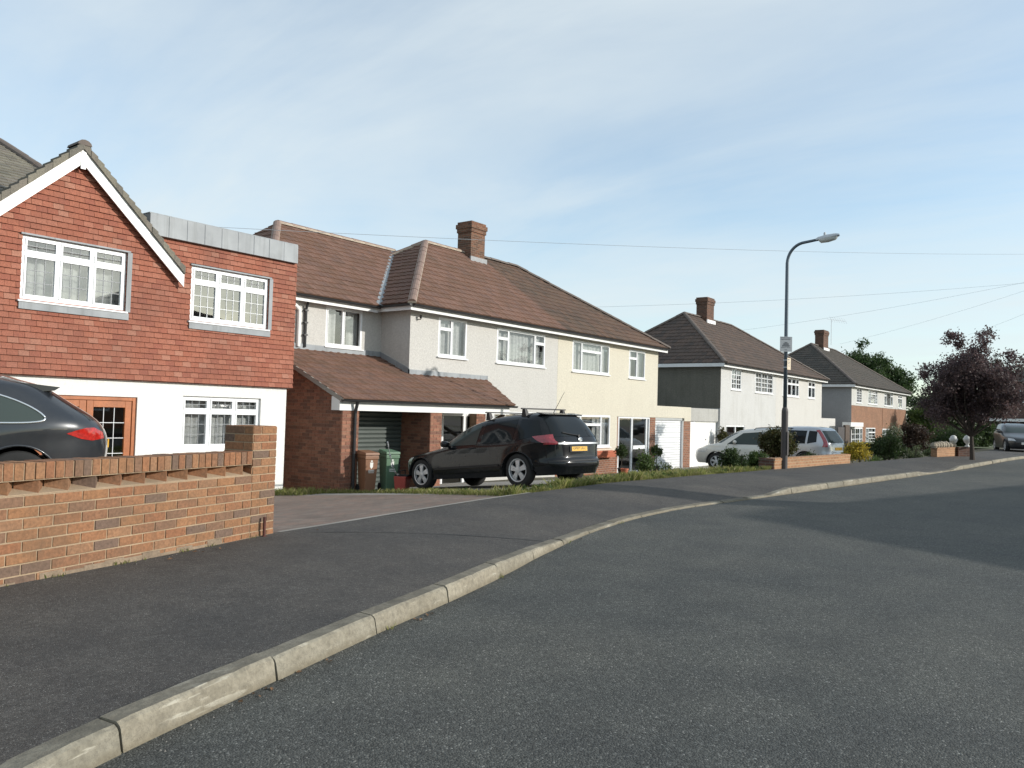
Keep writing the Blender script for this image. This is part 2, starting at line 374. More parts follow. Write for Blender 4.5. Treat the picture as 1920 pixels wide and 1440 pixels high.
class MB:
    def __init__(s): s.v = []; s.f = []
    def add(s, pts, faces):
        o = len(s.v); s.v.extend([tuple(p) for p in pts]); s.f.extend([tuple(i + o for i in f) for f in faces])
    def poly(s, pts): s.add(pts, [tuple(range(len(pts)))])
    def hexa(s, p): s.add(p, [(0, 3, 2, 1), (4, 5, 6, 7), (0, 1, 5, 4), (1, 2, 6, 5), (2, 3, 7, 6), (3, 0, 4, 7)])
    def box(s, x0, x1, y0, y1, z0, z1):
        x0, x1 = min(x0, x1), max(x0, x1); y0, y1 = min(y0, y1), max(y0, y1); z0, z1 = min(z0, z1), max(z0, z1)
        s.hexa([(x0, y0, z0), (x1, y0, z0), (x1, y1, z0), (x0, y1, z0), (x0, y0, z1), (x1, y0, z1), (x1, y1, z1), (x0, y1, z1)])
    def bar(s, p, q, w, h, up=(0, 0, 1)):
        p, q = Vector(p), Vector(q); d = (q - p).normalized(); u = Vector(up)
        a = d.cross(u).normalized() * (w / 2); b = a.cross(d).normalized() * (h / 2)
        s.hexa([p - a - b, p + a - b, p + a + b, p - a + b, q - a - b, q + a - b, q + a + b, q - a + b][0:4] + [q - a - b, q + a - b, q + a + b, q - a + b])
    def prism(s, pts, ext):
        n = len(pts); e = Vector(ext); a = [Vector(p) for p in pts]; b = [p + e for p in a]
        s.add(a + b, [tuple(range(n))[::-1], tuple(range(n, 2 * n))] + [(i, (i + 1) % n, n + (i + 1) % n, n + i) for i in range(n)])
    def tube(s, pts, r, k=8, caps=True):
        pts = [Vector(p) for p in pts]; n = len(pts); rs = r if isinstance(r, (list, tuple)) else [r] * n
        V = []; ref = None
        for i, p in enumerate(pts):
            d = (pts[min(i + 1, n - 1)] - pts[max(i - 1, 0)]).normalized()
            if ref is None: ref = Vector((0, 0, 1)) if abs(d.z) < .9 else Vector((1, 0, 0))
            a = d.cross(ref).normalized(); b = a.cross(d).normalized(); ref = b
            for j in range(k):
                t = 2 * math.pi * j / k; V.append(p + a * (rs[i] * math.cos(t)) + b * (rs[i] * math.sin(t)))
        Fc = [(i * k + j, i * k + (j + 1) % k, (i + 1) * k + (j + 1) % k, (i + 1) * k + j) for i in range(n - 1) for j in range(k)]
        if caps: Fc += [tuple(range(k))[::-1], tuple(range((n - 1) * k, n * k))]
        s.add(V, Fc)
    def lathe(s, prof, c=(0, 0, 0), axis='z', k=20, caps=True):   # prof: (radius, height)
        V = []
        for (r, h) in prof:
            for j in range(k):
                t = 2 * math.pi * j / k; a, b = r * math.cos(t), r * math.sin(t)
                q = (a, b, h) if axis == 'z' else ((a, h, b) if axis == 'y' else (h, a, b))
                V.append((c[0] + q[0], c[1] + q[1], c[2] + q[2]))
        m = len(prof)
        Fc = [(i * k + j, i * k + (j + 1) % k, (i + 1) * k + (j + 1) % k, (i + 1) * k + j) for i in range(m - 1) for j in range(k)]
        if caps: Fc += [tuple(range(k))[::-1], tuple(range((m - 1) * k, m * k))]
        s.add(V, Fc)
    def clad(s, o, a, b, poly, w, h, gap=.004, thick=(.018, .004), bond=.5, holes=(), strips=None, jit=0, z0=0, x0=0, back=-.001):
        # individual tiles / bricks over a convex polygon given in (a,b) plane coordinates
        o, a, b = Vector(o), Vector(a).normalized(), Vector(b).normalized(); nr = a.cross(b)
        xs = [p[0] for p in poly]; ys = [p[1] for p in poly]
        ar = sum(poly[i][0] * poly[(i + 1) % len(poly)][1] - poly[(i + 1) % len(poly)][0] * poly[i][1] for i in range(len(poly)))
        if ar < 0: poly = poly[::-1]
        strips = strips or [(0, 1, 0, 0)]
        r = int(math.floor((min(ys) - z0) / h)); 
        while z0 + r * h < max(ys):
            y0 = z0 + r * h; off = (bond * (r % 2)) * w
            c = int(math.floor((min(xs) - off - x0) / w)) - 1
            while x0 + c * w + off < max(xs):
                X0 = x0 + c * w + off
                rects = [(X0 + gap / 2, X0 + w - gap / 2, y0 + (gap / 2 if strips[0][1] == 1 and len(strips) == 1 else 0), y0 + h - (gap / 2 if len(strips) == 1 else 0))]
                for hh in holes: rects = rect_minus(rects, hh)
                jt = random.uniform(-jit, jit)
                for (ra, rb, rc, rd) in rects:
                    if rb - ra < .006 or rd - rc < .006: continue
                    loc = {}; V = []; Fc = []
                    def vid(x, y, zz):
                        k = (round(x, 4), round(y, 4), round(zz, 4))
                        if k not in loc:
                            loc[k] = len(V); V.append(o + a * x + b * y + nr * zz)
                        return loc[k]
                    for (f0, f1, h0, h1) in strips:
                        sx0, sx1 = X0 + gap / 2 + f0 * (w - gap), X0 + gap / 2 + f1 * (w - gap)
                        p = clip_rect([(max(ra, sx0), rc), (min(rb, sx1), rc), (min(rb, sx1), rd), (max(ra, sx0), rd)] if min(rb, sx1) - max(ra, sx0) > 1e-4 else [], -1e9, 1e9, -1e9, 1e9) if min(rb, sx1) - max(ra, sx0) > 1e-4 else []
                        if not p: continue
                        p = clip_convex(p, poly)
                        if len(p) < 3: continue
                        def hgt(x, y):
                            fx = (x - sx0) / (sx1 - sx0); fy = (y - y0) / h
                            return thick[0] + (thick[1] - thick[0]) * fy + (h0 + (h1 - h0) * fx) + jt * (1 - fy)
                        top = [vid(x, y, hgt(x, y)) for x, y in p]
                        if len(set(top)) < 3: continue
                        Fc.append(tuple(top))
                        for i in range(len(p)):
                            q = p[(i + 1) % len(p)]; pp = p[i]
                            inner = abs(pp[0] - q[0]) < 1e-6 and len(strips) > 1 and (ra + 1e-4 < pp[0] < rb - 1e-4)
                            if inner or (abs(pp[0] - q[0]) + abs(pp[1] - q[1]) < 1e-5): continue
                            i2 = (i + 1) % len(p)
                            if top[i] == top[i2]: continue
                            Fc.append((top[i2], top[i], vid(pp[0], pp[1], back), vid(q[0], q[1], back)))
                    if Fc: s.add(V, Fc)
                c += 1
            r += 1
    def build(s, name, mat, parent=None, smooth=False, bevel=0, loc=None):
        me = bpy.data.meshes.new(name)
        off = Vector((0, 0, 0))
        if parent is not None and 'origin' in parent: off = Vector(parent['origin'])
        if loc is not None: off = Vector(loc)
        V = np.array(s.v, dtype=np.float64).reshape(-1, 3) - np.array(off)
        me.from_pydata(V.tolist(), [], s.f); me.update()
        # metric box-mapped uv
        n = len(me.loops)
        if n:
            li = np.empty(n, dtype=np.int32); me.loops.foreach_get('vertex_index', li)
            nf = len(me.polygons); nrm = np.empty(nf * 3); me.polygons.foreach_get('normal', nrm); nrm = nrm.reshape(-1, 3)
            lt = np.empty(nf, dtype=np.int32); me.polygons.foreach_get('loop_total', lt)
            fi = np.repeat(np.arange(nf), lt); P = np.array(s.v)[li]; N = nrm[fi]
            uvv = np.empty((n, 2)); flat = np.abs(N[:, 2]) > .95
            hx = np.where(np.abs(N[:, 0:1]) > np.abs(N[:, 1:2]), P[:, 1:2], P[:, 0:1])[:, 0]
            uvv[:, 0] = np.where(flat, P[:, 0], hx); uvv[:, 1] = np.where(flat, P[:, 1], P[:, 2])
            ul = me.uv_layers.new(name='UVMap'); ul.data.foreach_set('uv', uvv.ravel())
        if mat is not None: me.materials.append(MT[mat] if isinstance(mat, str) else mat)
        if smooth: me.polygons.foreach_set('use_smooth', [True] * len(me.polygons))
        o = bpy.data.objects.new(name, me); COL.objects.link(o)
        if parent is not None: o.parent = parent
        elif loc is not None: o.location = off
        if bevel:
            md = o.modifiers.new('bevel', 'BEVEL'); md.width = bevel; md.segments = 2; md.limit_method = 'ANGLE'
        return o

def thing(name, label, cat, loc=(0, 0, 0), rot=None, group=None):
    o = bpy.data.objects.new(name, None); COL.objects.link(o); o.empty_display_size = .2
    o.location = loc
    if rot is not None: o.rotation_euler = rot; o['origin'] = (0, 0, 0)   # parts modelled in local space
    else: o['origin'] = tuple(loc)                                       # parts modelled in world space
    o['label'] = label; o['category'] = cat
    if group: o['group'] = group
    return o
def tag(o, label, cat, group=None):
    o['label'] = label; o['category'] = cat
    if group: o['group'] = group
    return o
def struct(o, kind='structure'): o['kind'] = kind; return o
def sub(o, parent): o.parent = parent; return o
def text_mesh(body, size, name, mat, parent, mtx, extrude=.0015):
    cu = bpy.data.curves.new('lettering', 'FONT'); cu.body = body; cu.size = size; cu.extrude = extrude; cu.align_x = 'CENTER'; cu.align_y = 'CENTER'
    ob = bpy.data.objects.new('lettering', cu); COL.objects.link(ob)
    dg = bpy.context.evaluated_depsgraph_get(); dg.update()
    me = bpy.data.meshes.new_from_object(ob.evaluated_get(dg)); me.name = name
    bpy.data.objects.remove(ob); me.transform(mtx); me.materials.clear(); me.materials.append(MT[mat])
    o = bpy.data.objects.new(name, me); COL.objects.link(o); o.parent = parent; return o

def interp(pts, x):
    if x <= pts[0][0]: return pts[0][1]
    if x >= pts[-1][0]: return pts[-1][1]
    for i in range(len(pts) - 1):
        if pts[i][0] <= x <= pts[i + 1][0]:
            x0, y0 = pts[i]; x1, y1 = pts[i + 1]
            m0 = (y1 - pts[i - 1][1]) / (x1 - pts[i - 1][0]) if i > 0 else (y1 - y0) / (x1 - x0)
            m1 = (pts[i + 2][1] - y0) / (pts[i + 2][0] - x0) if i + 2 < len(pts) else (y1 - y0) / (x1 - x0)
            h = x1 - x0; t = (x - x0) / h
            return (2 * t**3 - 3 * t**2 + 1) * y0 + (t**3 - 2 * t**2 + t) * h * m0 + (-2 * t**3 + 3 * t**2) * y1 + (t**3 - t**2) * h * m1
def lin(pts, x):
    if x <= pts[0][0]: return pts[0][1]
    for (a, b), (c, d) in zip(pts, pts[1:]):
        if x <= c: return b + (d - b) * (x - a) / (c - a)
    return pts[-1][1]

# ------------------------------------------------------------------ ground, road, footway, kerb
KP = [(-60, .6), (-6, 1.5), (0, 2.42), (1.2, 2.94), (1.57, 3.09), (2.6, 3.39), (3.52, 3.65), (4.46, 3.89), (5.6, 4.22), (6.49, 4.51), (8.53, 5.05), (10.97, 5.30), (14.29, 5.08), (18.17, 4.79), (24.67, 4.33), (28.91, 4.09), (40.2, 3.69), (45, 3.2)]
BP = [(-40, 5.0), (0, 5.25), (2.19, 5.81), (3.21, 6.07), (4.81, 6.53), (5.42, 6.62), (7.65, 6.99), (9.43, 7.24), (12, 7.45), (13.92, 7.46), (20.05, 7.01), (25.75, 6.64), (33, 6.1), (45, 5.6), (140, 5.6)]
HK = [(-99, .115), (5.4, .115), (7.6, .03), (14.4, .025), (15.4, .11), (23.8, .11), (25.0, .03), (27.6, .03), (28.8, .11), (99, .11)]
def nk(s): return interp(KP, s)
def nb(s): return interp(BP, s)
def gz(s, n):                          # height of the front gardens
    d = max(0, n - nb(s))
    k_ = min(1, max(0, (s - 4.2) / 2.2)); a = .14 - ((.088 if s < 10.6 else .1) * k_ + .0 * (1 - k_)) * d + (.02 * min(d, 2) * (1 - k_))
    b = .14 - .4 * min(d, 1.6) - .035 * max(0, d - 1.6)
    w = min(1, max(0, (s - 21) / 3)); w2 = min(1, max(0, (s - 36) / 6))
    z = a * (1 - w) + b * w
    z = z * (1 - w2) + (.14 - .1 * d) * w2
    return max(z, -.85)
m = MB()
ss = [-60 + i for i in range(50)] + [-10 + .5 * i for i in range(111)]
for a, b in zip(ss, ss[1:]):
    m.poly([(a, -3.6, 0), (b, -3.6, 0), (b, nk(b) + .02, 0), (a, nk(a) + .02, 0)])
m.poly([(45, -60, 0), (53, -60, 0), (53, 1.0, 0), (50.5, 2.8, 0), (45, nk(45) + .02, 0)])
struct(m.build('road', 'road'))
m = MB()
fs = [-60 + 2 * i for i in range(26)] + [-8 + .25 * i for i in range(233)] + [50 + 2 * i for i in range(25)]
fr = [0, .25, .5, .75, 1]
def fz(s, t): return lin(HK, s) + (.15 - lin(HK, s)) * min(1, t * 1.6) + .003 * math.sin(s * 1.7 + t * 5)
for a, b in zip(fs, fs[1:]):
    for t0, t1 in zip(fr, fr[1:]):
        q = []
        for s_, t in ((a, t0), (b, t0), (b, t1), (a, t1)):
            k0 = nk(min(s_, 45)) + .13; k1 = nb(s_); q.append((s_, k0 + (k1 - k0) * t, fz(s_, t)))
        if a < 45: m.poly(q)
m.poly([(45, 3.33, .12), (51, 2.9, .12), (53.2, 1, .12), (53.2, -60, .12), (90, -60, .12), (90, 5.6, .12), (45, 5.6, .145)])
struct(m.build('pavement', 'foot', smooth=True))
# kerb: separate stones along the edge
m = MB(); s0 = -13.92
while s0 < 45:
    L = .915; a, b = s0 + .006, s0 + L - .006
    if s0 > 6.3: L = .915
    segs = 14; P = []
    dj = random.uniform(-.008, .008); dz = random.uniform(-.004, .004)
    for i in range(segs + 1):
        s_ = a + (b - a) * i / segs; n_ = nk(s_) + dj; h = lin(HK, s_) + .004 + dz
        e = 1e-2; tn = (nk(s_ + e) - nk(s_ - e)) / (2 * e); l = math.hypot(1, tn); px_, py_ = -tn / l, 1 / l
        prof = [(-.004, -.03), (.0, .0), (.012, h * .72), (.020, h * .9), (.036, h), (.128, h + .002), (.13, -.03)]
        ch = max(0, random.gauss(-.004, .006)) if i not in (0, segs) else random.uniform(0, .008)
        prof = [(u + (ch if 1 < q < 5 else 0), z - (ch * 1.2 if 2 < q < 5 else 0)) for q, (u, z) in enumerate(prof)]
        P.append([(s_ + px_ * u, n_ + py_ * u, z + random.uniform(-.0012, .0012)) for u, z in prof])
    k = len(P[0]); V = [p for r_ in P for p in r_]
    Fc = [(i * k + j, i * k + j + 1, (i + 1) * k + j + 1, (i + 1) * k + j) for i in range(segs) for j in range(k - 1)]
    Fc = [f[::-1] for f in Fc] + [tuple(range(k)), tuple(range(segs * k, segs * k + k))[::-1]]
    m.add(V, Fc); s0 += L
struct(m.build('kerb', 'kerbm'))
m = MB()
for a, b in zip(ss, ss[1:]):
    if a > 44.5: break
    m.poly([(a, nk(a) + .004, -.004), (b, nk(b) + .004, -.004), (b, nk(b) + .13, lin(HK, b) - .012), (a, nk(a) + .13, lin(HK, a) - .012)])
struct(m.build('kerb_bedding', 'soil'))
# far-side pavement and everything beyond the gardens
m = MB(); m.box(-60, 44, -5.6, -3.6, -.2, .12); struct(m.build('pavement', 'foot'))
m = MB(); m.poly([(-400, -400, -1.2), (500, -400, -1.2), (500, 500, -1.2), (-400, 500, -1.2)]); struct(m.build('ground', 'field'))
m = MB(); m.poly([(-60, -60, .1), (44, -60, .1), (44, -5.6, .1), (-60, -5.6, .1)]); struct(m.build('far_gardens', 'field'))
m = MB(); m.poly([(52, -60, .08), (140, -60, .08), (140, 40, .08), (56, 40, .08)]); struct(m.build('end_gardens', 'field'))
ds = [0, .2, .4, .7, 1, 1.4, 1.8, 2.3, 3, 4, 5, 6, 7, 8, 9, 11, 14, 20, 30, 60]
def terrain(name, mat, s0, s1, dmax, d0=0, lift=0):
    m = MB(); st = [s0 + (s1 - s0) * i / max(1, int((s1 - s0) / .5)) for i in range(int((s1 - s0) / .5) + 1)]
    dd = [d for d in ds if d0 <= d <= dmax]
    for a, b in zip(st, st[1:]):
        for t0, t1 in zip(dd, dd[1:]):
            m.poly([(s_, nb(s_) + t, gz(s_, nb(s_) + t) + lift) for s_, t in ((a, t0), (b, t0), (b, t1), (a, t1))])
    return struct(m.build(name, mat, smooth=True))
terrain('garden_ground', 'soil', -60, 4.5, 60)
terrain('driveway', 'paving', 4.5, 10.0, 60)
terrain('driveway', 'apron', 10.0, 17.0, 60)
terrain('garden_ground', 'soil', 17.0, 26.0, 60)
terrain('driveway', 'apron', 26.0, 34.0, 60)
terrain('garden_ground', 'soil', 34.0, 120.0, 60)
# thin mortar line where block paving meets the footway
m = MB()
for i in range(20):
    a, b = 4.9 + i * .26, 4.9 + (i + 1) * .26
    m.poly([(a, nb(a) - .03, .1545), (b, nb(b) - .03, .1545), (b, nb(b) + .035, .1545), (a, nb(a) + .035, .1545)])
struct(m.build('edging_strip', 'apron'))

# grit, leaf litter and little stones along the kerb and at the back of the pavement
m = MB(); random.seed(21)
for i in range(420):
    s_ = random.uniform(-1, 16)
    if i < 200: y = nk(s_) - abs(random.gauss(0, .12)) - .01; z = .002
    elif i < 330: y = nb(s_) - abs(random.gauss(0, .1)) - .01; z = .152
    else: t = random.random(); y = nk(s_) + .15 + (nb(s_) - nk(s_) - .15) * t; z = fz(s_, t) + .002
    r = random.uniform(.002, .0065) * (1 if i < 330 else .8); a = random.uniform(0, 3)
    m.add([(s_ + r * math.cos(a), y + r * math.sin(a), z - .002), (s_ - r * math.sin(a), y + r * math.cos(a), z - .002), (s_ - r * math.cos(a), y - r * math.sin(a), z - .002), (s_ + r * math.sin(a), y - r * math.cos(a), z - .002), (s_, y, z + r * .8)], [(0, 1, 4), (1, 2, 4), (2, 3, 4), (3, 0, 4)])
struct(m.build('grit', 'grit'), 'stuff')
m = MB()
for i in range(26):
    s_ = random.choice([random.uniform(1.2, 9), random.uniform(2, 4.5)]); y = nk(s_) - random.uniform(.01, .1) if i % 3 else nb(s_) - random.uniform(.02, .2); z = .004 if i % 3 else .155
    r = random.uniform(.012, .026); a = random.uniform(0, 6.3); c, d = math.cos(a) * r, math.sin(a) * r
    m.add([(s_ - c, y - d, z), (s_ - d * .5, y + c * .5, z + r * .5), (s_ + c, y + d, z + r * .25), (s_ + d * .5, y - c * .5, z + r * .1)], [(0, 1, 2), (0, 2, 3)])
struct(m.build('leaf_litter', 'litter'), 'stuff')
m = MB()
for (x0, y0, x1, y1) in ((5.1, 6.35, 6.9, 4.72), (6.9, 4.72, 6.94, 4.72)):
    for k in range(14):
        f0, f1 = k / 14, (k + 1) / 14; a = Vector((x0 + (x1 - x0) * f0, y0 + (y1 - y0) * f0, 0)); b = Vector((x0 + (x1 - x0) * f1, y0 + (y1 - y0) * f1, 0)); w = Vector((.006, .006, 0)) * random.uniform(.6, 1.3)
        def zz_(p): return fz(p.x, (p.y - nk(p.x) - .13) / (nb(p.x) - nk(p.x) - .13)) + .004
        m.poly([(p.x, p.y, zz_(p)) for p in (a - w, b - w, b + w, a + w)])
struct(m.build('pavement_seam', 'dark'))

# ------------------------------------------------------------------ house parts
def wall_sheet(m, s0, s1, z0, z1, n, holes, depth=.11, sgn=1):
    xs = sorted({s0, s1, *[h[0] for h in holes], *[h[1] for h in holes]}); zs = sorted({z0, z1, *[h[2] for h in holes], *[h[3] for h in holes]})
    xs = [x for x in xs if s0 <= x <= s1]; zs = [z for z in zs if z0 <= z <= z1]
    for a, b in zip(xs, xs[1:]):
        for c, d in zip(zs, zs[1:]):
            if any(h[0] - 1e-6 <= a and b <= h[1] + 1e-6 and h[2] - 1e-6 <= c and d <= h[3] + 1e-6 for h in holes): continue
            m.poly([(a, n, c), (b, n, c), (b, n, d), (a, n, d)])
    for (a, b, c, d) in holes:
        a, b, c, d = max(a, s0), min(b, s1), max(c, z0), min(d, z1); k = n + depth
        if b <= a or d <= c: continue
        m.poly([(a, n, c), (a, n, d), (a, k, d), (a, k, c)]); m.poly([(b, n, d), (b, n, c), (b, k, c), (b, k, d)])
        m.poly([(a, n, d), (b, n, d), (b, k, d), (a, k, d)]); m.poly([(b, n, c), (a, n, c), (a, k, c), (b, k, c)])

def window(house, s0, s1, z0, z1, n, cols, lead=None, leadmat='leadcame', curtain='net', sill='upvc', fw=.05, rec=.05, glass='glass', mat='upvc', sillproj=.06, name='window', split=None, label=None, cur_drop=0.0, sash=.032, drapes=0):
    """a framed window: frame (this mesh) with panes, leading, sill and curtain as sub-parts"""
    y0 = n + rec; y1 = y0 + .06
    f = MB(); g = MB(); l = MB()
    f.box(s0, s0 + fw, y0, y1, z0, z1); f.box(s1 - fw, s1, y0, y1, z0, z1)
    f.box(s0 + fw, s1 - fw, y0, y1, z1 - fw, z1); f.box(s0 + fw, s1 - fw, y0, y1, z0, z0 + fw)
    tot = sum(c[0] for c in cols); W = s1 - s0 - 2 * fw - fw * (len(cols) - 1); x = s0 + fw
    for i, c in enumerate(cols):
        w = W * c[0] / tot; lights = [(z0 + fw, z1 - fw)]
        if c[1]:
            zt = z1 - fw - (z1 - z0 - 2 * fw) * c[1]
            f.box(x, x + w, y0, y1, zt - fw / 2, zt + fw / 2); lights = [(z0 + fw, zt - fw / 2), (zt + fw / 2, z1 - fw)]
        for k, (a, b) in enumerate(lights):
            s_ = sash
            f.box(x, x + s_, y0 - .012, y1 - .012, a, b); f.box(x + w - s_, x + w, y0 - .012, y1 - .012, a, b)
            f.box(x + s_, x + w - s_, y0 - .012, y1 - .012, a, a + s_); f.box(x + s_, x + w - s_, y0 - .012, y1 - .012, b - s_, b)
            ga, gb, gc, gd = x + s_, x + w - s_, a + s_, b - s_
            yg = y0 + .018
            g.poly([(ga, yg, gc), (gb, yg, gc), (gb, yg, gd), (ga, yg, gd)])
            if lead:
                nx, ny = (lead[0], lead[1]) if k == 0 else (lead[0], lead[2]); lw = lead[3]
                for q in range(1, nx): xx = ga + (gb - ga) * q / nx; l.box(xx - lw / 2, xx + lw / 2, yg - .008, yg - .001, gc, gd)
                for q in range(1, ny): zz = gc + (gd - gc) * q / ny; l.box(ga, gb, yg - .011, yg - .0085, zz - lw / 2, zz + lw / 2)
        x += w
        if i < len(cols) - 1: f.box(x, x + fw, y0, y1, z0 + fw, z1 - fw); x += fw
    fo = f.build(name, mat, house, bevel=.004)
    if label: fo['label'] = label
    sub(g.build('pane', glass, house), fo)
    if l.v: sub(l.build('glazing_bars', leadmat, house), fo)
    if sill:
        q = MB(); q.prism([(s0 - .04, n - sillproj, z0 - .045), (s0 - .04, y1, z0 - .045), (s0 - .04, y1, z0 - .001), (s0 - .04, n - sillproj, z0 - .018)], (s1 - s0 + .08, 0, 0))
        sub(q.build('sill', sill, house, bevel=.004), fo)
    if curtain:
        q = MB(); k = max(8, int((s1 - s0) / .035)); V = []; yc = y1 + .10; a, b = s0 + .03, s1 - .03; zt = z1 - cur_drop
        ph = random.random() * 6
        for i in range(k + 1):
            s_ = a + (b - a) * i / k; yy = yc + .02 * math.sin(i * 1.25 + ph) + .012 * math.sin(i * .53 + ph)
            V += [(s_, yy, z0 + .02), (s_, yy, zt)]
        q.add(V, [(2 * i, 2 * i + 2, 2 * i + 3, 2 * i + 1) for i in range(k) if not drapes or abs(i / k - .5) > drapes])
        sub(q.build('net_curtain', curtain, house, smooth=True), fo)
    return fo

def tile_slope(m, p0, p1, pts, gauge=.30, w=.25, thick=(.028, .006), strips=((0, .5, 0, 0), (.5, .64, 0, .013), (.64, .86, .013, .013), (.86, 1, .013, 0))):
    """pts: 3-D convex polygon whose eave runs p0->p1 (outward normal = eave x up-slope)"""
    p0, p1 = Vector(p0), Vector(p1); a = (p1 - p0).normalized()
    q = max((Vector(p) for p in pts), key=lambda p: p.z); nn = a.cross(q - p0).normalized(); b = nn.cross(a)
    poly = [((Vector(p) - p0).dot(a), (Vector(p) - p0).dot(b)) for p in pts]
    m.clad(p0 + nn * .01, a, b, poly, w, gauge, .004, thick, 0, (), strips, .003)
    return [Vector(p) for p in pts]

def ridge_run(m, bed, p, q, r=.11, L=.45):
    p, q = Vector(p), Vector(q); d = q - p; n = max(1, int(d.length / L)); e = d.normalized()
    sd = e.cross(Vector((0, 0, 1))).normalized(); up = sd.cross(e).normalized()
    for i in range(n):
        a = p + d * (i / n) + e * .004; b = p + d * ((i + 1) / n) - e * .004; V = []
        j = random.uniform(-.006, .006)
        for c in (a, b):
            for k in range(7):
                t = math.pi * (k / 6); rr = r + (.006 if c is a else 0)
                V.append(c + sd * (rr * math.cos(t)) + up * (rr * .8 * math.sin(t) + .015 + j))
        m.add(V, [(k, k + 1, 7 + k + 1, 7 + k) for k in range(6)] + [tuple(range(7)), tuple(range(7, 14))[::-1]])
    if bed is not None:
        bed.bar(p + up * .02, q + up * .02, r * 2.0, .05, up)

def gutter(house, pts, r=.055, mat='black_plastic', name='gutter'):
    m = MB()
    for a, b in zip(pts, pts[1:]):
        a, b = Vector(a), Vector(b); d = (b - a).normalized(); sd = d.cross(Vector((0, 0, 1))).normalized(); V = []
        for c in (a, b):
            for rr in (r, r - .006):
                for k in range(7):
                    t = math.pi * k / 6; V.append(c + sd * (rr * math.cos(t)) - Vector((0, 0, 1)) * (rr * math.sin(t)))
        m.add(V, [(k, k + 1, 14 + k + 1, 14 + k) for k in range(6)] + [(7 + k + 1, 7 + k, 21 + k, 21 + k + 1) for k in range(6)] + [(0, 14, 21, 7), (6, 13, 27, 20)])
        m.add([tuple(V[k]) for k in range(7)], [tuple(range(7))]); m.add([tuple(V[14 + k]) for k in range(7)], [tuple(range(7))[::-1]])
    return m.build(name, mat, house)
def downpipe(house, x, y, z0, z1, r=.034, mat='black_plastic', off=.12):
    m = MB(); m.tube([(x, y - off, z1), (x, y - off, z1 - .08), (x, y - .05, z1 - .28), (x, y - .05, z0)], r, 8)
    for k in range(1, 4):
        z = z0 + (z1 - z0) * k / 4; m.box(x - .05, x + .05, y - .09, y - .001, z - .02, z + .02)
    return m.build('downpipe', mat, house)
def chimney(house, roof, x, y, zb, zt, w=.62, d=.62, pots=0, mat='brick_chim', flash='lead'):
    m = MB(); m.box(x - w / 2, x + w / 2, y - d / 2, y + d / 2, zb - .6, zt - .42)
    e = .03
    m.box(x - w / 2 - e, x + w / 2 + e, y - d / 2 - e, y + d / 2 + e, zt - .42, zt - .28)
    m.box(x - w / 2 - 2 * e, x + w / 2 + 2 * e, y - d / 2 - 2 * e, y + d / 2 + 2 * e, zt - .28, zt - .13)
    m.box(x - w / 2 - e * .6, x + w / 2 + e * .6, y - d / 2 - e * .6, y + d / 2 + e * .6, zt - .13, zt - .04)
    c = sub(m.build('chimney', mat, house), roof)
    return c

# ------------------------------------------------------------------ house with red hanging tiles (nearest, left)
H1 = thing('tile_hung_house', 'nearest house at left with red hanging tiles above a white rendered ground floor', 'house', (7, 14, -.5))
TN = 14.0
def hole(p, q, n): a, z1 = at(p[0], p[1], n); b, z0 = at(q[0], q[1], n); return (a, b, z0, z1)
hw1 = hole((42, 439), (233, 583), TN); hw2 = hole((359, 497.5), (500, 617), TN); hg = hole((343, 742), (486, 839), TN + .06)
hd_r, hd_t = at(258, 745, TN + .06); hd = (hd_r - 1.72, hd_r, -.42, hd_t)
SR = at(552, 600, TN)[0]; ZT = 1.77; ax, az_ = at(158, 266, 13.87); SL = .955
ZU = at(557, 494, TN)[1]
m = MB()
zA = ZT + 21 * .098
def gline(z, side): return ax + side * (az_ - .13 - z) / SL
m.clad((0, TN, 0), (1, 0, 0), (0, 0, 1), [(.5, ZT), (SR, ZT), (SR, zA), (.5, zA)], .165, .098, .004, (.03, .008), .5, (hw1, hw2), z0=ZT, jit=.004)
m.clad((0, TN, 0), (1, 0, 0), (0, 0, 1), [(gline(zA, -1), zA), (gline(zA, 1), zA), (ax, az_ - .14)], .165, .098, .004, (.03, .008), .5, (hw1, hw2), z0=ZT, jit=.004)
m.clad((0, TN, 0), (1, 0, 0), (0, 0, 1), [(gline(zA, 1), zA), (SR, zA), (SR, ZU), (gline(ZU, 1), ZU)], .165, .098, .004, (.03, .008), .5, (hw1, hw2), z0=ZT, jit=.004)
# tiles returning round the corner
m.clad((SR, TN - .0, 0), (0, 1, 0), (0, 0, 1), [(0, ZT), (6, ZT), (6, ZU), (0, ZU)], .165, .098, .004, (.03, .008), .5, (), z0=ZT, jit=.004)
m.build('hanging_tiles', 'hang', H1)
m = MB(); wall_sheet(m, .5, SR - .01, ZT - .02, zA, TN + .004, [hw1, hw2], .16)
m.poly([(gline(zA, -1), TN + .005, zA), (hw1[0], TN + .005, zA), (hw1[0], TN + .005, hw1[3]), (ax, TN + .005, az_ - .14)])
m.poly([(hw1[0], TN + .005, hw1[3]), (hw1[1], TN + .005, hw1[3]), (ax, TN + .005, az_ - .14)])
m.poly([(hw1[1], TN + .005, zA), (gline(zA, 1), TN + .005, zA), (ax, TN + .005, az_ - .14), (hw1[1], TN + .005, hw1[3])])
wall_sheet(m, gline(zA, 1), SR - .01, zA, ZU, TN + .004, [hw2], .16)
m.poly([(SR - .01, TN + .01, ZT), (SR - .01, 22, ZT), (SR - .01, 22, ZU), (SR - .01, TN + .01, ZU)])
m.poly([(.5, 22, -1), (SR - .1, 22, -1), (SR - .1, 22, ZU), (.5, 22, ZU)]); m.poly([(.5, TN + .01, -1), (.5, 22, -1), (.5, 22, ZU), (.5, TN + .01, ZU)])
m.build('backing_wall', 'brick_dk', H1)
SW = at(537, 740, TN + .06)[0]
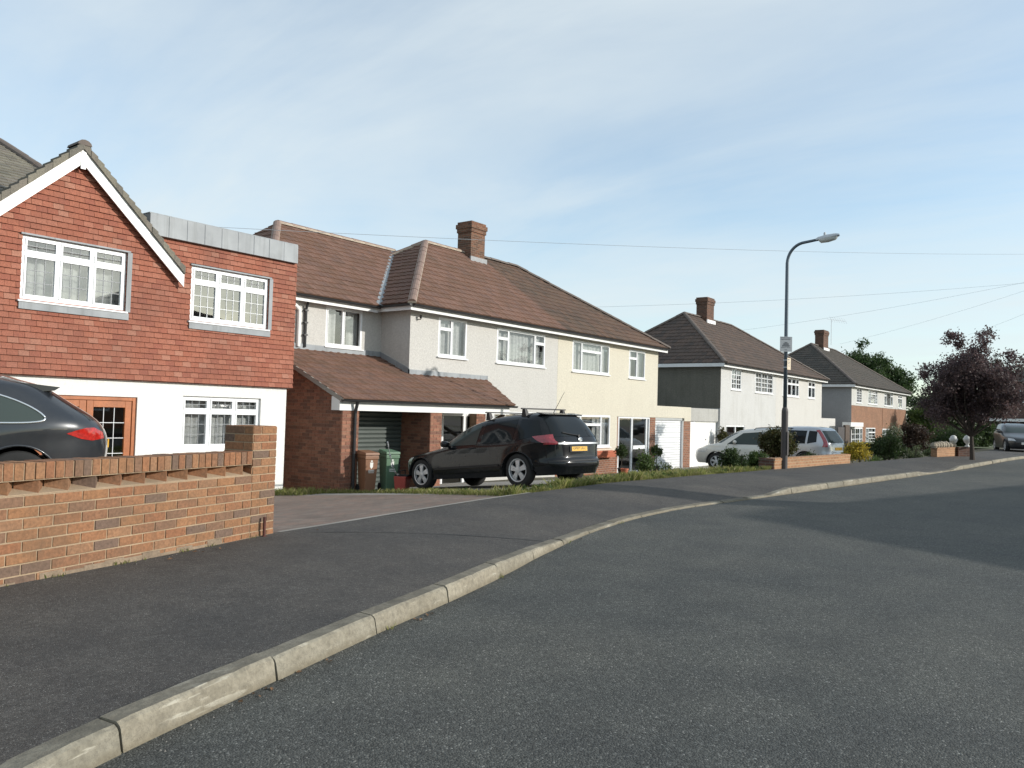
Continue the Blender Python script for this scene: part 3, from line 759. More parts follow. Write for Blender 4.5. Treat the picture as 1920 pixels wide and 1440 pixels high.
m = MB(); wall_sheet(m, .5, SW, -1, ZT + .0, TN + .06, [hg, hd], .12)
m.poly([(SW, TN + .06, -1), (SW, 22, -1), (SW, 22, ZT), (SW, TN + .06, ZT)])
m.poly([(.5, TN + .0, ZT - .003), (SR, TN + .0, ZT - .003), (SR, 22, ZT - .003), (.5, 22, ZT - .003)])
m.build('ground_floor_wall', 'render_w', H1)
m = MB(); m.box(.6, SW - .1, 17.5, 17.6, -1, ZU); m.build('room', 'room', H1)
L3 = [(1, .26), (1, .26), (1, .26)]
window(H1, *hw1, TN, L3, (3, 3, 2, .012), rec=.01, glass='glass_b', sill='upvc', cur_drop=.0)
window(H1, *hw2, TN, L3, (3, 3, 2, .012), 'whitecame', rec=.01, glass='glass_b', curtain=None)
window(H1, *hg, TN + .06, L3, (3, 3, 2, .010), rec=.05, sill=None)
for hh in (hw1, hw2):   # lead apron below and lead-dressed right reveal
    m = MB(); m.box(hh[0] - .02, hh[1] + .06, TN - .045, TN - .034, hh[2] - .16, hh[2] - .046); m.box(hh[1] + .003, hh[1] + .085, TN - .042, TN - .032, hh[2] - .02, hh[3])
    m.box(hh[0] - .03, hh[1] + .05, TN - .05, TN - .03, hh[3] - .0, hh[3] + .028)
    m.build('lead_flashing', 'lead', H1)
# timber doors
m = MB(); g = MB(); l = MB(); y0 = TN + .11; y1 = y0 + .07; a, b, c, d = hd
m.box(a, a + .07, y0 - .02, y1, c, d); m.box(b - .07, b, y0 - .02, y1, c, d); m.box(a + .07, b - .07, y0 - .02, y1, d - .07, d)
df = m.build('door_frame', 'timber', H1, bevel=.004)
wleaf = (b - a - .14) / 2
for i in range(2):
    m = MB(); g = MB(); l = MB(); x0 = a + .07 + i * wleaf + .004; x1 = x0 + wleaf - .008
    m.box(x0, x0 + .115, y0, y1 - .01, c, d - .075); m.box(x1 - .115, x1, y0, y1 - .01, c, d - .075)
    m.box(x0 + .115, x1 - .115, y0, y1 - .01, d - .19, d - .075); m.box(x0 + .115, x1 - .115, y0, y1 - .01, c, c + .62)
    do = m.build('door', 'timber', H1, bevel=.004)
    g.poly([(x0 + .115, y0 + .03, c + .62), (x1 - .115, y0 + .03, c + .62), (x1 - .115, y0 + .03, d - .19), (x0 + .115, y0 + .03, d - .19)]); sub(g.build('pane', 'glass', H1), do)
    for q in range(1, 3): xx = x0 + .115 + (x1 - x0 - .23) * q / 3; l.box(xx - .005, xx + .005, y0 + .016, y0 + .022, c + .62, d - .19)
    for q in range(1, 4): zz = c + .62 + (d - c - .81) * q / 4; l.box(x0 + .115, x1 - .115, y0 + .012, y0 + .0155, zz - .006, zz + .006)
    sub(l.build('glazing_bars', 'whitecame', H1), do)
    h = MB(); xx = x1 - .06 if i == 0 else x0 + .06; h.tube([(xx, y0 - .001, c + 1.0), (xx, y0 - .045, c + 1.0), (xx + (.1 if i else -.1), y0 - .045, c + 1.0)], .009, 6); sub(h.build('handle', 'satintrim', H1), do)
# gable roof: bargeboards, verge and slopes
yf = 13.87
for sgn in (-1, 1):
    zE = at(350, 500, 13.87)[1] - .02 if sgn > 0 else 3.75
    e = Vector((ax + sgn * (az_ - zE - .0) / SL, 0, zE)); t = Vector((ax, 0, az_)); d = (e - t).normalized()
    tv = .13; bv = .235
    m = MB()
    ofs = lambda p, dz: (p.x, yf, p.z - dz)
    p = [ofs(t, tv), ofs(e, tv), ofs(e, tv + bv), ofs(t, tv + bv)]
    m.prism(p, (0, .028, 0)); 
    m.build('bargeboard', 'whitepaint', H1)
    m = MB(); p = [(t.x, yf + .029, t.z - tv - .012), (e.x, yf + .029, e.z - tv - .012), (e.x, yf + .029, e.z - tv - .03), (t.x, yf + .029, t.z - tv - .03)]
    m.prism(p, (0, TN - yf - .04, 0)); m.build('soffit', 'whitepaint', H1)
m = MB()
for sgn in (-1, 1):
    zE = at(350, 500, 13.87)[1] - .02 if sgn > 0 else 3.75
    e = (ax + sgn * (az_ - zE) / SL, zE)
    n_ = 17
    for i in range(n_):                      # stepped verge tiles
        f0, f1 = i / n_, (i + 1) / n_
        a = (ax + (e[0] - ax) * f0, az_ + (e[1] - az_) * f0); b = (ax + (e[0] - ax) * f1, az_ + (e[1] - az_) * f1)
        yv = yf - .035 + random.uniform(-.008, .008)
        p = [(a[0], yv, a[1] - .015), (b[0], yv, b[1] + .018), (b[0], yv, b[1] - tv + .004), (a[0], yv, a[1] - tv + .002)]
        m.prism(p if sgn > 0 else p[::-1], (0, .4, 0))
rf = m.build('roof', 'roofE', H1)
m = MB(); ridge_run(m, None, (ax, yf - .045, az_ - .075), (ax, 14.25, az_ - .075), .11); sub(m.build('ridge_tiles', 'ridgedark', H1), rf)
m = MB(); m.box(ax - .04, ax + .04, yf - .012, yf - .002, az_ - .46, az_ - .17); sub(m.build('finial_board', 'whitepaint', H1), rf)
# flat roof with lead upstand
m = MB(); zt = at(557.8, 460, 13.9)[1]; xs = gline(zt, 1) + .38
k = 9; rgt = at(559.5, 480, 13.9)[0]
for i in range(k):
    a = xs + (rgt - xs) * i / k; b = xs + (rgt - xs) * (i + 1) / k; dy = random.uniform(0, .006)
    m.prism([(a + .004, 13.9 + dy, ZU - .02), (a + .004, 14.3, ZU - .02), (a + .004, 14.3, zt), (a + .004, 13.91 + dy, zt)], (b - a - .005, 0, 0))
m.box(xs, rgt + .006, 13.93, 14.35, zt + .001, zt + .022)
m.box(rgt - .3, rgt, 14.35, 22, ZU - .02, zt)
ls = m.build('lead_upstand', 'lead', H1, bevel=.004)
m = MB(); m.box(xs, rgt - .3, 14.35, 22, ZU + .1, ZU + .18); m.build('flat_roof', 'lead', H1)
# main roof behind the gable
A = EYE + ray(0, 268) * (18.6 / ray(0, 268).y); B = EYE + ray(130, 353) * (16.4 / ray(130, 353).y)
B = A + (B - A) * 1.85
m = MB(); dirx = Vector((1, 0, 0))
pts = [(A.x - 8, B.y, B.z), (B.x, B.y, B.z), (A.x, A.y, A.z), (A.x - 8, A.y, A.z)]
m.poly([(p[0], p[1], p[2] - .03) for p in pts]); m.poly([(B.x, B.y, B.z), (B.x + .3, 21, B.z), (A.x, A.y, A.z)]); m.poly([(A.x - 8, A.y, A.z), (A.x, A.y, A.z), (B.x + .3, 21, B.z), (A.x - 8, 21, B.z)])
tile_slope(m, pts[0], pts[1], pts, .2, .18, (.02, .004), ((0, 1, 0, 0),))
r2 = m.build('rear_roof', 'roofE', H1)
m = MB(); ridge_run(m, None, B, A, .1); ridge_run(m, None, A, A - dirx * 8, .1); sub(m.build('ridge_tiles', 'ridgedark', H1), r2)

# ------------------------------------------------------------------ semi-detached pair in the middle
MN = 15.0
WL = at(769, 620, MN)[0]; SP = at(1046.5, 650, MN)[0]; WR = at(1233.5, 700, MN)[0]
H2 = thing('semi_detached_house', 'pebbledashed pale grey semi with brown tiled roof, garage porch and side wing', 'house', (18, 15, -.7))
H3 = thing('semi_detached_house', 'cream rendered semi joined to the grey one, with glazed porch and white roller garage', 'house', (26, 15, -.8))
ZE = 4.15
w1 = hole((823, 594), (874, 673), MN); w2 = hole((932.5, 614), (1021, 689), MN); wg = hole((924, 771), (1013, 850), MN)
w3 = hole((1074, 637), (1142, 703), MN); w4 = hole((1180, 655), (1209, 711.5), MN); w5 = hole((1069, 777), (1143, 837), MN)
dr = hole((1160.5, 780), (1217.5, 880), MN); dr = (dr[0], dr[1], -.78, dr[3])
gr = hole((1230, 787.5), (1278.5, 880), MN); gr = (gr[0], gr[1], -.8, gr[3])
fd_a = at(828, 776, MN)[0]; fd_b = at(892, 776, MN)[0]; fd = (fd_a, fd_b, -.75, 1.36)
m = MB(); wall_sheet(m, WL, SP - .002, -1, 4.1, MN, [w1, w2, wg, fd], .12)
WN = 16.1; WLw = 11.6
ww = hole((612, 573), (677.5, 655), WN)
wall_sheet(m, WLw, WL, -1, 4.1, WN, [ww], .12)
m.poly([(WL, MN, -1), (WL, MN, 4.1), (WL, WN, 4.1), (WL, WN, -1)])
m.poly([(WLw, WN, -1), (WLw, 22, -1), (WLw, 22, 4.1), (WLw, WN, 4.1)][::-1]); m.poly([(WLw, 22, -1), (SP, 22, -1), (SP, 22, 4.1), (WLw, 22, 4.1)])
m.build('wall', 'render_g', H2)
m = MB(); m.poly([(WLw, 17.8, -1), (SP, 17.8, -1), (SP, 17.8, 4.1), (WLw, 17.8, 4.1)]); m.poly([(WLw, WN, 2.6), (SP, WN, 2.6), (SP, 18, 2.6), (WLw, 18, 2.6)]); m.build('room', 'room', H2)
window(H2, *w1, MN, [(.82, .27), (1, 0)], rec=.0, glass='glass', sash=.02)
window(H2, *w2, MN, [(.62, .27), (1.7, 0), (.62, .27)], rec=.0, sash=.02)
window(H2, *wg, MN, [(.62, .27), (1.7, 0), (.62, .27)], rec=.0, sash=.02)
window(H2, *ww, WN, [(1, 0), (1.12, 0)], rec=.0, drapes=.16, sash=.022)
window(H2, *fd, MN, [(1.35, 0), (.5, 0)], rec=.02, sill=None, curtain=None, name='front_door', sash=.05, fw=.06)
def hiproof(house, e0, e1, ys, yr, yb, ze, ra, rb, zr, tmat, rmat, bedm, left=True, right=True, party=None, part='L', name='roof'):
    """front slope, hips, back of a hipped roof; party splits a pair"""
    m = MB(); bd = MB(); rg = MB()
    fl, fr_ = (e0, ys, ze), (e1, ys, ze); rl, rr = (ra, yr, zr), (rb, yr, zr); bl, br_ = (e0, yb, ze), (e1, yb, ze)
    def half(pts):
        if party is None: return pts
        out = []
        sg = 1 if part == 'L' else -1
        for i in range(len(pts)):
            p, q = Vector(pts[i]), Vector(pts[(i + 1) % len(pts)]); dp, dq = sg * (p.x - party), sg * (q.x - party)
            if dp <= 1e-9: out.append(tuple(p))
            if dp * dq < -1e-12: out.append(tuple(p + (q - p) * (dp / (dp - dq))))
        return out
    front = half([fl, fr_, rr, rl]); back = half([br_, bl, rl, rr])
    if len(front) > 2:
        e = sorted([p for p in front if abs(p[2] - ze) < 1e-6], key=lambda p: p[0]); tile_slope(m, e[0], e[-1], front); m.poly(front)
    if len(back) > 2: m.poly(back)
    if party is None or part == 'L': tile_slope(m, bl, fl, [bl, fl, rl]); m.poly([bl, fl, rl]); ridge_run(rg, bd, fl, rl); ridge_run(rg, bd, bl, rl)
    if party is None or part == 'R': tile_slope(m, fr_, br_, [fr_, br_, rr]); m.poly([fr_, br_, rr]); ridge_run(rg, bd, fr_, rr); ridge_run(rg, bd, br_, rr)
    a, b = (ra, rb) if party is None else ((ra, min(rb, party)) if part == 'L' else (max(ra, party), rb))
    if b - a > .1: ridge_run(rg, bd, (a, yr, zr), (b, yr, zr))
    o = m.build(name, tmat, house)
    if rg.v: sub(rg.build('ridge_tiles', rmat, house), o)
    if bedm and bd.v: sub(bd.build('ridge_bedding', bedm, house), o)
    return o
RA, RZ = at(797, 452, 18.5); RB = at(968, 495, 18.5)[0]; RZ = RZ - .06
E0, E1 = WL - .3, WR + .32; YS = MN - .33
rfL = hiproof(H2, E0, E1, YS, 18.5, 22.3, ZE, RA, RB, RZ, 'roofA', 'ridge', 'bedding', party=SP, part='L')
rfR = hiproof(H3, E0, E1, YS, 18.5, 22.3, ZE, RA, RB, RZ, 'roofB', 'ridgedark', None, party=SP, part='R')
# wing roof
wzr = at(520, 415, 19.5)[1] - .06; wra = at(520, 415, 19.5)[0]; wE = WLw - .3; wys = WN - .28
slope_h = (RZ - ZE) / (RA - E0); vx1 = E0 + (wzr - ZE) / slope_h; vx0 = E0 + (4.12 - ZE) / slope_h
pts = [(wE, wys, 4.12), (vx0 + .04, wys, 4.12), (vx1 + .04, 19.5, wzr), (wra, 19.5, wzr)]
m = MB(); tile_slope(m, pts[0], pts[1], pts); m.poly(pts); tile_slope(m, (wE, 23.2, 4.12), (wE, wys, 4.12), [(wE, 23.2, 4.12), (wE, wys, 4.12), (wra, 19.5, wzr)])
m.poly([(wE, 23.2, 4.12), (wE, wys, 4.12), (wra, 19.5, wzr)]); m.poly([(vx0, 23.2, 4.12), (wE, 23.2, 4.12), (wra, 19.5, wzr), (vx1, 19.5, wzr)])
wr = m.build('wing_roof', 'roofA', H2)
m = MB(); bd = MB(); ridge_run(m, bd, (wE, wys, 4.12), (wra, 19.5, wzr)); ridge_run(m, bd, (wra, 19.5, wzr), (vx1, 19.5, wzr)); sub(m.build('ridge_tiles', 'ridge', H2), wr); sub(bd.build('ridge_bedding', 'bedding', H2), wr)
m = MB(); m.bar((vx0 - .02, wys - .02, 4.16), (vx1, 19.5, wzr + .05), .2, .012, (0, -.3, 1)); sub(m.build('valley_lead', 'lead', H2), wr)
ca, cz = at(882.5, 470, 18.1); cb = at(909, 470, 18.1)[0]; czt = at(896, 415, 18.1)[1]
chimney(H2, rfL, (ca + cb) / 2, 18.41, RZ, czt, cb - ca - .02, .62)
m = MB(); m.box(ca - .06, cb + .06, 18.03, 18.09, RZ - .34, RZ - .16); sub(m.build('chimney_flashing', 'leadcame', H2), rfL)
# fascias, soffits and gutters
def eaves(house, a, b, yw, ze, ys, mat='fascia', gut='black_plastic', ends=(0, 0)):
    m = MB(); m.box(a, b, ys + .05, ys + .075, ze - .17, ze - .005); m.box(a, b, ys + .0755, yw + .02, ze - .10, ze - .085); m.build('fascia', mat, house)
    gutter(house, [(a, ys - .02, ze - .02), (b, ys - .02, ze - .02)], .055, gut)
eaves(H2, E0 + .05, SP - .002, MN, ZE, YS); eaves(H3, SP + .002, E1 - .05, MN, ZE, YS); eaves(H2, wE + .05, vx0, WN, 4.12, wys)
m = MB(); m.box(E0 + .02, E0 + .05, YS + .05, 16.2, ZE - .17, ZE - .005); m.build('fascia', 'fascia', H2)
gutter(H2, [(E0 - .03, YS, ZE - .02), (E0 - .03, wys + .1, ZE - .02)])
px_, pz_ = at(569, 600, WN); downpipe(H2, px_ + .03, WN, 2.85, 4.06)
m = MB(); m.tube([(px_ - .17, WN - .05, 3.75), (px_ - .17, WN - .05, 2.85)], .05, 8); m.tube([(px_ - .17, WN - .05, 3.75), (px_ - .3, WN - .06, 3.85), (px_ - .5, WN - .06, 3.85)], .05, 8); m.build('soil_pipe', 'whitepaint', H2)
# wall bracket of the telephone wire
m = MB(); bx, bz = at(784, 599, MN); m.tube([(bx, MN, bz), (bx, MN - .1, bz), (bx, MN - .1, bz + .05)], .012, 6); m.lathe([(.015, 0), (.035, .02), (.03, .05), (.04, .07), (.015, .09)], (bx, MN - .1, bz + .02), k=10); m.build('wire_bracket', 'dark', H2)
# garage and porch under the lean-to roof
GY = 13.42; gs0 = at(650, 748, 13.3)[0]; zg = 1.57; ksl = (2.77 - 1.57) / (WN - 13.3)
def zroof(n): return zg + (n - 13.3) * ksl
gE = at(967, 757, 13.3)[0] - .02; gT = at(913, 722, MN)[0]
A4 = [(gs0 - .1, 13.3, zroof(13.3)), (WL, 13.3, zroof(13.3)), (WL, WN, zroof(WN)), (gs0 - .1, WN, zroof(WN))]
B4 = [(WL, 13.3, zroof(13.3)), (gE, 13.3, zroof(13.3)), (gT, MN, zroof(MN)), (WL, MN, zroof(MN))]
m = MB()
for q in (A4, B4): tile_slope(m, q[0], q[1], q); m.poly([(p[0], p[1], p[2] - .02) for p in q])
gr_roof = m.build('lean_to_roof', 'roofA', H2)
m = MB(); m.bar((gs0 - .09, 13.32, zroof(13.3) - .02), (gs0 - .09, WN, zroof(WN) - .02), .03, .09, (0, 0, 1)); sub(m.build('verge_mortar', 'concrete', H2), gr_roof); m = MB(); m.bar((gE - .02, 13.32, zg - .02), (gT - .02, MN, zroof(MN) - .02), .03, .08, (0, 0, 1)); sub(m.build('verge_mortar', 'concrete', H2), gr_roof)
m = MB(); m.box(gs0, WL + .1, WN - .03, WN - .004, zroof(WN) - .02, zroof(WN) + .16); m.box(WL - .03, gT, MN - .03, MN - .004, zroof(MN) - .02, zroof(MN) + .15)
m.prism([(WL - .03, MN - .03, zroof(MN) - .02), (WL - .03, WN, zroof(WN) - .02), (WL - .03, WN, zroof(WN) + .17), (WL - .03, MN - .03, zroof(MN) + .17)], (.026, 0, 0))
sub(m.build('roof_flashing', 'lead', H2), gr_roof)
m = MB(); m.box(gs0 - .1, gE - .12, GY - .02, GY + .01, zg - .24, zg - .02); m.box(gs0 - .1, gs0 - .07, GY + .01, GY + .25, zg - .24, zg + .06); m.poly([(gs0, GY, zg - .21), (gE - .1, GY, zg - .21), (gE - .1, MN, zg - .21), (gs0, MN, zg - .21)]); m.build('porch_fascia', 'fascia', H2)
gutter(H2, [(gs0 - .12, 13.29, zg - .005), (gE + .06, 13.29, zg - .005)], .052)
m = MB(); dpx = at(663, 830, 13.38)[0]; m.tube([(dpx, 13.29, zg - .05), (dpx, 13.33, zg - .18), (dpx, 13.36, zg - .3), (dpx, 13.36, -.55)], .036, 8); m.build('downpipe', 'black_plastic', H2)
# brick side wall and piers (individual bricks over mortar)
t = .22
side = [(-GY, -1.0), (-GY, zroof(GY) - .06), (-WN, zroof(WN) - .06), (-WN, -1.0)]
p2a = at(805, 800, 13.45)[0]; p2b = at(826, 800, 13.45)[0]; pw = at(671, 830, GY)[0]; zq_ = zg - .24
k1, k2 = at(893, 790, MN - .25)[0], at(910, 790, MN - .25)[0]
BK = dict(gap=.010, thick=(.008, .008), bond=.5, jit=.002, z0=-1)
def bricked(name, faces, mort):
    m = MB(); q = MB()
    for o, a, poly, x0 in faces: m.clad(o, a, (0, 0, 1), poly, .225, .075, x0=x0, **BK)
    mort(q); w = m.build(name, 'brickred', H2); sub(q.build('mortar', 'mortar_r', H2), w)
bricked('brick_side_wall', [((gs0, 0, 0), (0, -1, 0), side, 0)], lambda q: q.prism([(gs0, GY + .221, -1), (gs0, WN, -1), (gs0, WN, zroof(WN) - .06), (gs0, GY + .221, zroof(GY) - .06)], (t, 0, 0)))
bricked('brick_pier', [((0, GY, 0), (1, 0, 0), [(gs0, -1), (pw, -1), (pw, zq_), (gs0, zq_)], gs0)], lambda q: q.box(gs0, pw, GY, GY + .22, -1, zq_))
bricked('brick_pier', [((0, GY, 0), (1, 0, 0), [(p2a, -1), (p2b, -1), (p2b, zq_), (p2a, zq_)], p2a), ((p2a, 0, 0), (0, -1, 0), [(-GY, -1), (-GY, zq_), (-MN, zq_), (-MN, -1)], 0)], lambda q: q.box(p2a, p2b, GY, MN - .002, -1, zq_))
bricked('brick_pier', [((0, MN - .25, 0), (1, 0, 0), [(k1, -1), (k2, -1), (k2, zq_), (k1, zq_)], 0)], lambda q: q.box(k1, k2, MN - .25, MN - .002, -1, zq_))
m = MB(); zz = -.7
while zz < zg - .25:
    y = 14.42; m.add([(pw - .25, y, zz), (p2a, y, zz), (p2a, y - .03, zz + .03), (pw - .25, y - .03, zz + .03), (p2a, y - .03, zz + .085), (pw - .25, y - .03, zz + .085), (p2a, y, zz + .105), (pw - .25, y, zz + .105)], [(0, 1, 2, 3), (3, 2, 4, 5), (5, 4, 6, 7)]); zz += .105
m.build('garage_shutter', 'shutter', H2)
m = MB(); bs = at(945, 768, 13.5)[0]; m.bar((bs, 13.5, zg - .25), (bs + .05, MN, .62), .09, .07); m.build('porch_bracket', 'darktimber', H2)
# cream half
GP = at(1296, 764, MN)[0]; zp1 = at(1296, 764, MN)[1]; zp0 = at(1240, 783, MN)[1]
zc = at(1146, 845, MN)[1]
d0 = at(1157, 800, MN)[0]; g0_ = at(1228, 800, MN)[0]; g1_ = at(1283, 800, MN)[0]; zpl = at(1296, 790, MN)[1]
m = MB(); wall_sheet(m, SP + .002, d0, zc, 4.1, MN, [w3, w4, w5], .12); wall_sheet(m, d0, WR, zp0, 4.1, MN, [w4], .12)
m.box(WR + .001, GP, MN, MN + .3, zp0, zp1); m.box(g1_, GP, MN + .001, MN + .3, zpl, zp0 - .001)
m.poly([(WR, MN, zp1), (WR, MN, 4.1), (WR, 22, 4.1), (WR, 22, zp1)]); m.poly([(SP, 22, -1), (WR, 22, -1), (WR, 22, 4.1), (SP, 22, 4.1)])
m.build('wall', 'render_c', H3)
m = MB(); wall_sheet(m, SP + .002, d0, -1, zc - .001, MN + .03, [], .1); m.build('brick_base', 'brick_tex', H3)
for a_, b_2, z_ in ((d0, dr[0] - .01, zp0 - .001), (dr[1] + .01, gr[0] - .01, zp0 - .001), (gr[1] + .07, GP, zpl - .003)):
    m = MB(); m.box(a_, b_2, MN + .02, MN + .3, -1, z_); m.build('brick_pier', 'brick_tex', H3)
m = MB(); m.box(WR, GP, MN + .3, 21, zp1 - .25, zp1 - .2); m.box(GP - .2, GP, MN + .3, 21, -1, zp1 - .25); m.build('garage_roof', 'lead', H3)
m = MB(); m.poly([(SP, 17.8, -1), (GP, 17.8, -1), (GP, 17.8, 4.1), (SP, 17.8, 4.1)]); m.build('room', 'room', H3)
window(H3, *w3, MN, [(.62, 0), (1.5, .28), (.62, 0)], rec=.0, sash=.02); window(H3, *w4, MN, [(.85, .28), (.95, 0)], rec=.0, drapes=.2, sash=.02); window(H3, *w5, MN, [(.65, 0), (1.5, .28), (.65, 0)], rec=.0, drapes=.12, sash=.02)
window(H3, *dr, MN, [(1.05, 0), (1.2, 0), (.2, 0)], rec=.03, sill=None, curtain=None, name='glazed_porch', sash=.03, glass='glass')
m = MB(); xx0, xx1 = dr[0] + .1, dr[1] - .35; m.box(dr[0] + (dr[1] - dr[0]) * .47, dr[1] - .36, MN + .015, MN + .03, .12, .26); m.build('porch_midrail', 'upvc', H3)
m = MB(); zz = gr[2]
while zz < gr[3] - .02:
    m.add([(gr[0], MN + .1, zz), (gr[1], MN + .1, zz), (gr[1], MN + .088, zz + .012), (gr[0], MN + .088, zz + .012), (gr[1], MN + .088, zz + .10), (gr[0], MN + .088, zz + .10)], [(0, 1, 2, 3), (3, 2, 4, 5)]); zz += .103
gd = m.build('garage_door', 'upvc', H3)
m = MB(); m.box(gr[1] + .0, gr[1] + .07, MN + .0, MN + .12, gr[2], gr[3]); m.box(gr[0], gr[1], MN + .03, MN + .12, gr[3], zp0 - .001); sub(m.build('garage_door_frame', 'satintrim', H3), gd)
tx0, tz1 = at(1110, 846, MN - .15); tx1, tz0 = at(1152, 858, MN - .15)
m = MB(); m.prism([(tx0 - .5, MN - .2, tz0 + .02), (tx0 - .5, MN + .02, tz0), (tx0 - .5, MN + .02, tz1), (tx0 - .5, MN - .24, tz1)], (tx1 - tx0 + .5, 0, 0)); m.box(tx0 - .52, tx1 + .02, MN - .25, MN - .2, tz1 - .05, tz1 + .005); m.build('window_box', 'terracotta', H3, bevel=.008)

# ------------------------------------------------------------------ the third and fourth pairs
def plain_pair(nameL, labL, labR, n, pL, pR, wins, party_px, ridgeL, ridgeR, ridge_n, tmat, matL, matR, chim, sidefn, ze=None, offs=0, eavepx=None, wallz=4.0):
    a = at(*pL, n)[0]; b = at(*pR, n)[0]; sp = at(*party_px, n)[0]
    A_ = thing('semi_detached_house', labL, 'house', (a + 2, n, -.8)); B_ = thing('semi_detached_house', labR, 'house', (b - 2, n, -.8))
    ra, rz = at(*ridgeL, ridge_n); rb = at(*ridgeR, ridge_n)[0]
    ys = n - .33; e0, e1 = a - .3, b + .32; yb = 2 * ridge_n - ys; rz -= .05
    ro = hiproof(A_, e0, e1, ys, ridge_n, yb, ze, ra, rb, rz, tmat, 'ridgedark', None, party=sp, part='L')
    ro2 = hiproof(B_, e0, e1, ys, ridge_n, yb, ze, ra, rb, rz, tmat, 'ridgedark', None, party=sp, part='R')
    eaves(A_, e0 + .04, sp - .002, n, ze, ys, 'whitepaint'); eaves(B_, sp + .002, e1 - .05, n, ze, ys, 'whitepaint')
    m = MB(); m.box(e0 + .01, e0 + .038, ys + .05, yb - .3, ze - .17, ze - .005); m.poly([(e0 + .04, ys + .1, ze - .1), (a, ys + .1, ze - .1), (a, yb - .3, ze - .1), (e0 + .04, yb - .3, ze - .1)]); m.build('fascia', 'fascia', A_)
    if chim:
        ca, cb = at(chim[0], chim[3], ridge_n - .4)[0], at(chim[1], chim[3], ridge_n - .4)[0]; zt = at(chim[0], chim[2], ridge_n - .4)[1]
        chimney(A_, ro, (ca + cb) / 2, ridge_n - .09, rz, zt, cb - ca, .62, mat='brick_chimd')
        m = MB(); m.box(ca - .06, cb + .1, ridge_n - .47, ridge_n - .41, rz - .34, rz - .12); sub(m.build('chimney_flashing', 'whitepaint', A_), ro)
    return A_, B_, a, b, sp, yb, (ra + rb) / 2, rz, ro
N3 = 15.0
Z3 = 4.12
K1, K2, a3, b3, sp3, yb3, _, rz3, ro3 = plain_pair('', 'off white semi with a dark mossy side wall, behind the street lamp', 'warm white semi right of the street lamp with white top-light windows', N3, (1352, 690), (1541, 720), None, (1455, 720), (1283, 586), (1370, 606), 18.5, 'roofC', None, None, (1325.5, 1338.5, 555, 590), None, ze=at(1357, 681, N3 - .33)[1] + .04)
Z3 = at(1357, 681, N3 - .33)[1] + .04
q1 = hole((1371.7, 690.4), (1389.4, 732), N3); q2 = hole((1416.5, 696.7), (1448.8, 739), N3); q3 = hole((1468, 706), (1497.7, 745), N3); q4 = hole((1515.4, 714.4), (1528, 748), N3)
pd = hole((1361, 797), (1396, 850), N3); pd = (pd[0], pd[1], -.7, pd[3])
for hs, x0, x1, hl, mt in ((K1, a3, sp3 - .002, [q1, q2, pd], 'render_h3'), (K2, sp3 + .002, b3, [q3, q4], 'render_h3b')):
    m = MB(); wall_sheet(m, x0, x1, -1, Z3 - .07, N3, hl, .12)
    m.poly([(x0, 22, -1), (x1, 22, -1), (x1, 22, Z3 - .07), (x0, 22, Z3 - .07)])
    if hs is K1:
        zs = at(1350, 765, N3)[1]; m.poly([(a3, N3, -1), (a3, N3, zs), (a3, 22, zs), (a3, 22, -1)])
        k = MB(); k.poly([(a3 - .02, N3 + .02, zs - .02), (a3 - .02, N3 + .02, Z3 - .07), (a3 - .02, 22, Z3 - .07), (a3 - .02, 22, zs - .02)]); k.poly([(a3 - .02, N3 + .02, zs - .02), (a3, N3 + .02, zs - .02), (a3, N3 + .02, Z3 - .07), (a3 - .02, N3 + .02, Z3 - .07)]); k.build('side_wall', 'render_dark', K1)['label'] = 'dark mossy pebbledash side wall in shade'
    else: m.poly([(x1, N3, -1), (x1, 22, -1), (x1, 22, Z3 - .07), (x1, N3, Z3 - .07)])
    m.build('wall', mt, hs)
    m = MB(); m.poly([(x0, 17.8, -1), (x1, 17.8, -1), (x1, 17.8, 4), (x0, 17.8, 4)]); m.build('room', 'room', hs)
window(K1, *q1, N3, [(1, 0), (1, 0)], (2, 4, 2, .03), 'upvc', rec=0, sash=.02); window(K1, *q2, N3, [(1, 0), (1, 0), (.9, 0)], (2, 4, 2, .03), 'upvc', rec=0, sash=.02)
window(K2, *q3, N3, [(.9, .3), (.9, .3), (.9, .3), (.6, .3)], rec=0, sash=.02, curtain=None, fw=.075); window(K2, *q4, N3, [(1, .3), (1, .3)], rec=0, sash=.02, curtain=None, fw=.075)
window(K1, *pd, N3, [(1, 0), (1, 0)], rec=.02, sill=None, curtain=None, name='patio_door', sash=.03)
# garage between, with stained parapet
ga = GP + .01; zp = at(1320, 766, N3 + .1)[1]; zq = at(1320, 790, N3 + .1)[1]; gd0 = at(1301.5, 795, N3 + .15)[0]; gd1 = at(1346, 795, N3 + .15)[0]
m = MB(); m.box(ga, a3 - .004, N3 + .08, N3 + .3, zq, zp); m.build('garage_parapet', 'render_par', K1)
m = MB(); m.box(gd0, gd1, N3 + .18, N3 + .2, -.8, zq - .03)
for q in range(1, 5): z = -.8 + q * .4; m.box(gd0, gd1, N3 + .172, N3 + .179, z, z + .012)
gdo = m.build('garage_door', 'whitepaint', K1)
m = MB(); hx, hz = at(1324, 824, N3 + .15); m.lathe([(.03, -.03), (.03, -.02), (.015, 0)], (hx, N3 + .19, hz), 'y', 10); sub(m.build('handle', 'dark', K1), gdo)
m = MB(); m.box(gd0 - .06, gd1 + .06, N3 + .13, N3 + .21, zq - .028, zq - .001); m.box(ga, gd0 - .001, N3 + .12, N3 + .3, -1, zq - .03); sub(m.build('garage_door_frame', 'whitepaint', K1), gdo)
m = MB(); m.box(ga, a3, N3 + .3, 21, zp - .2, zp - .15); m.build('garage_roof', 'lead', K1)
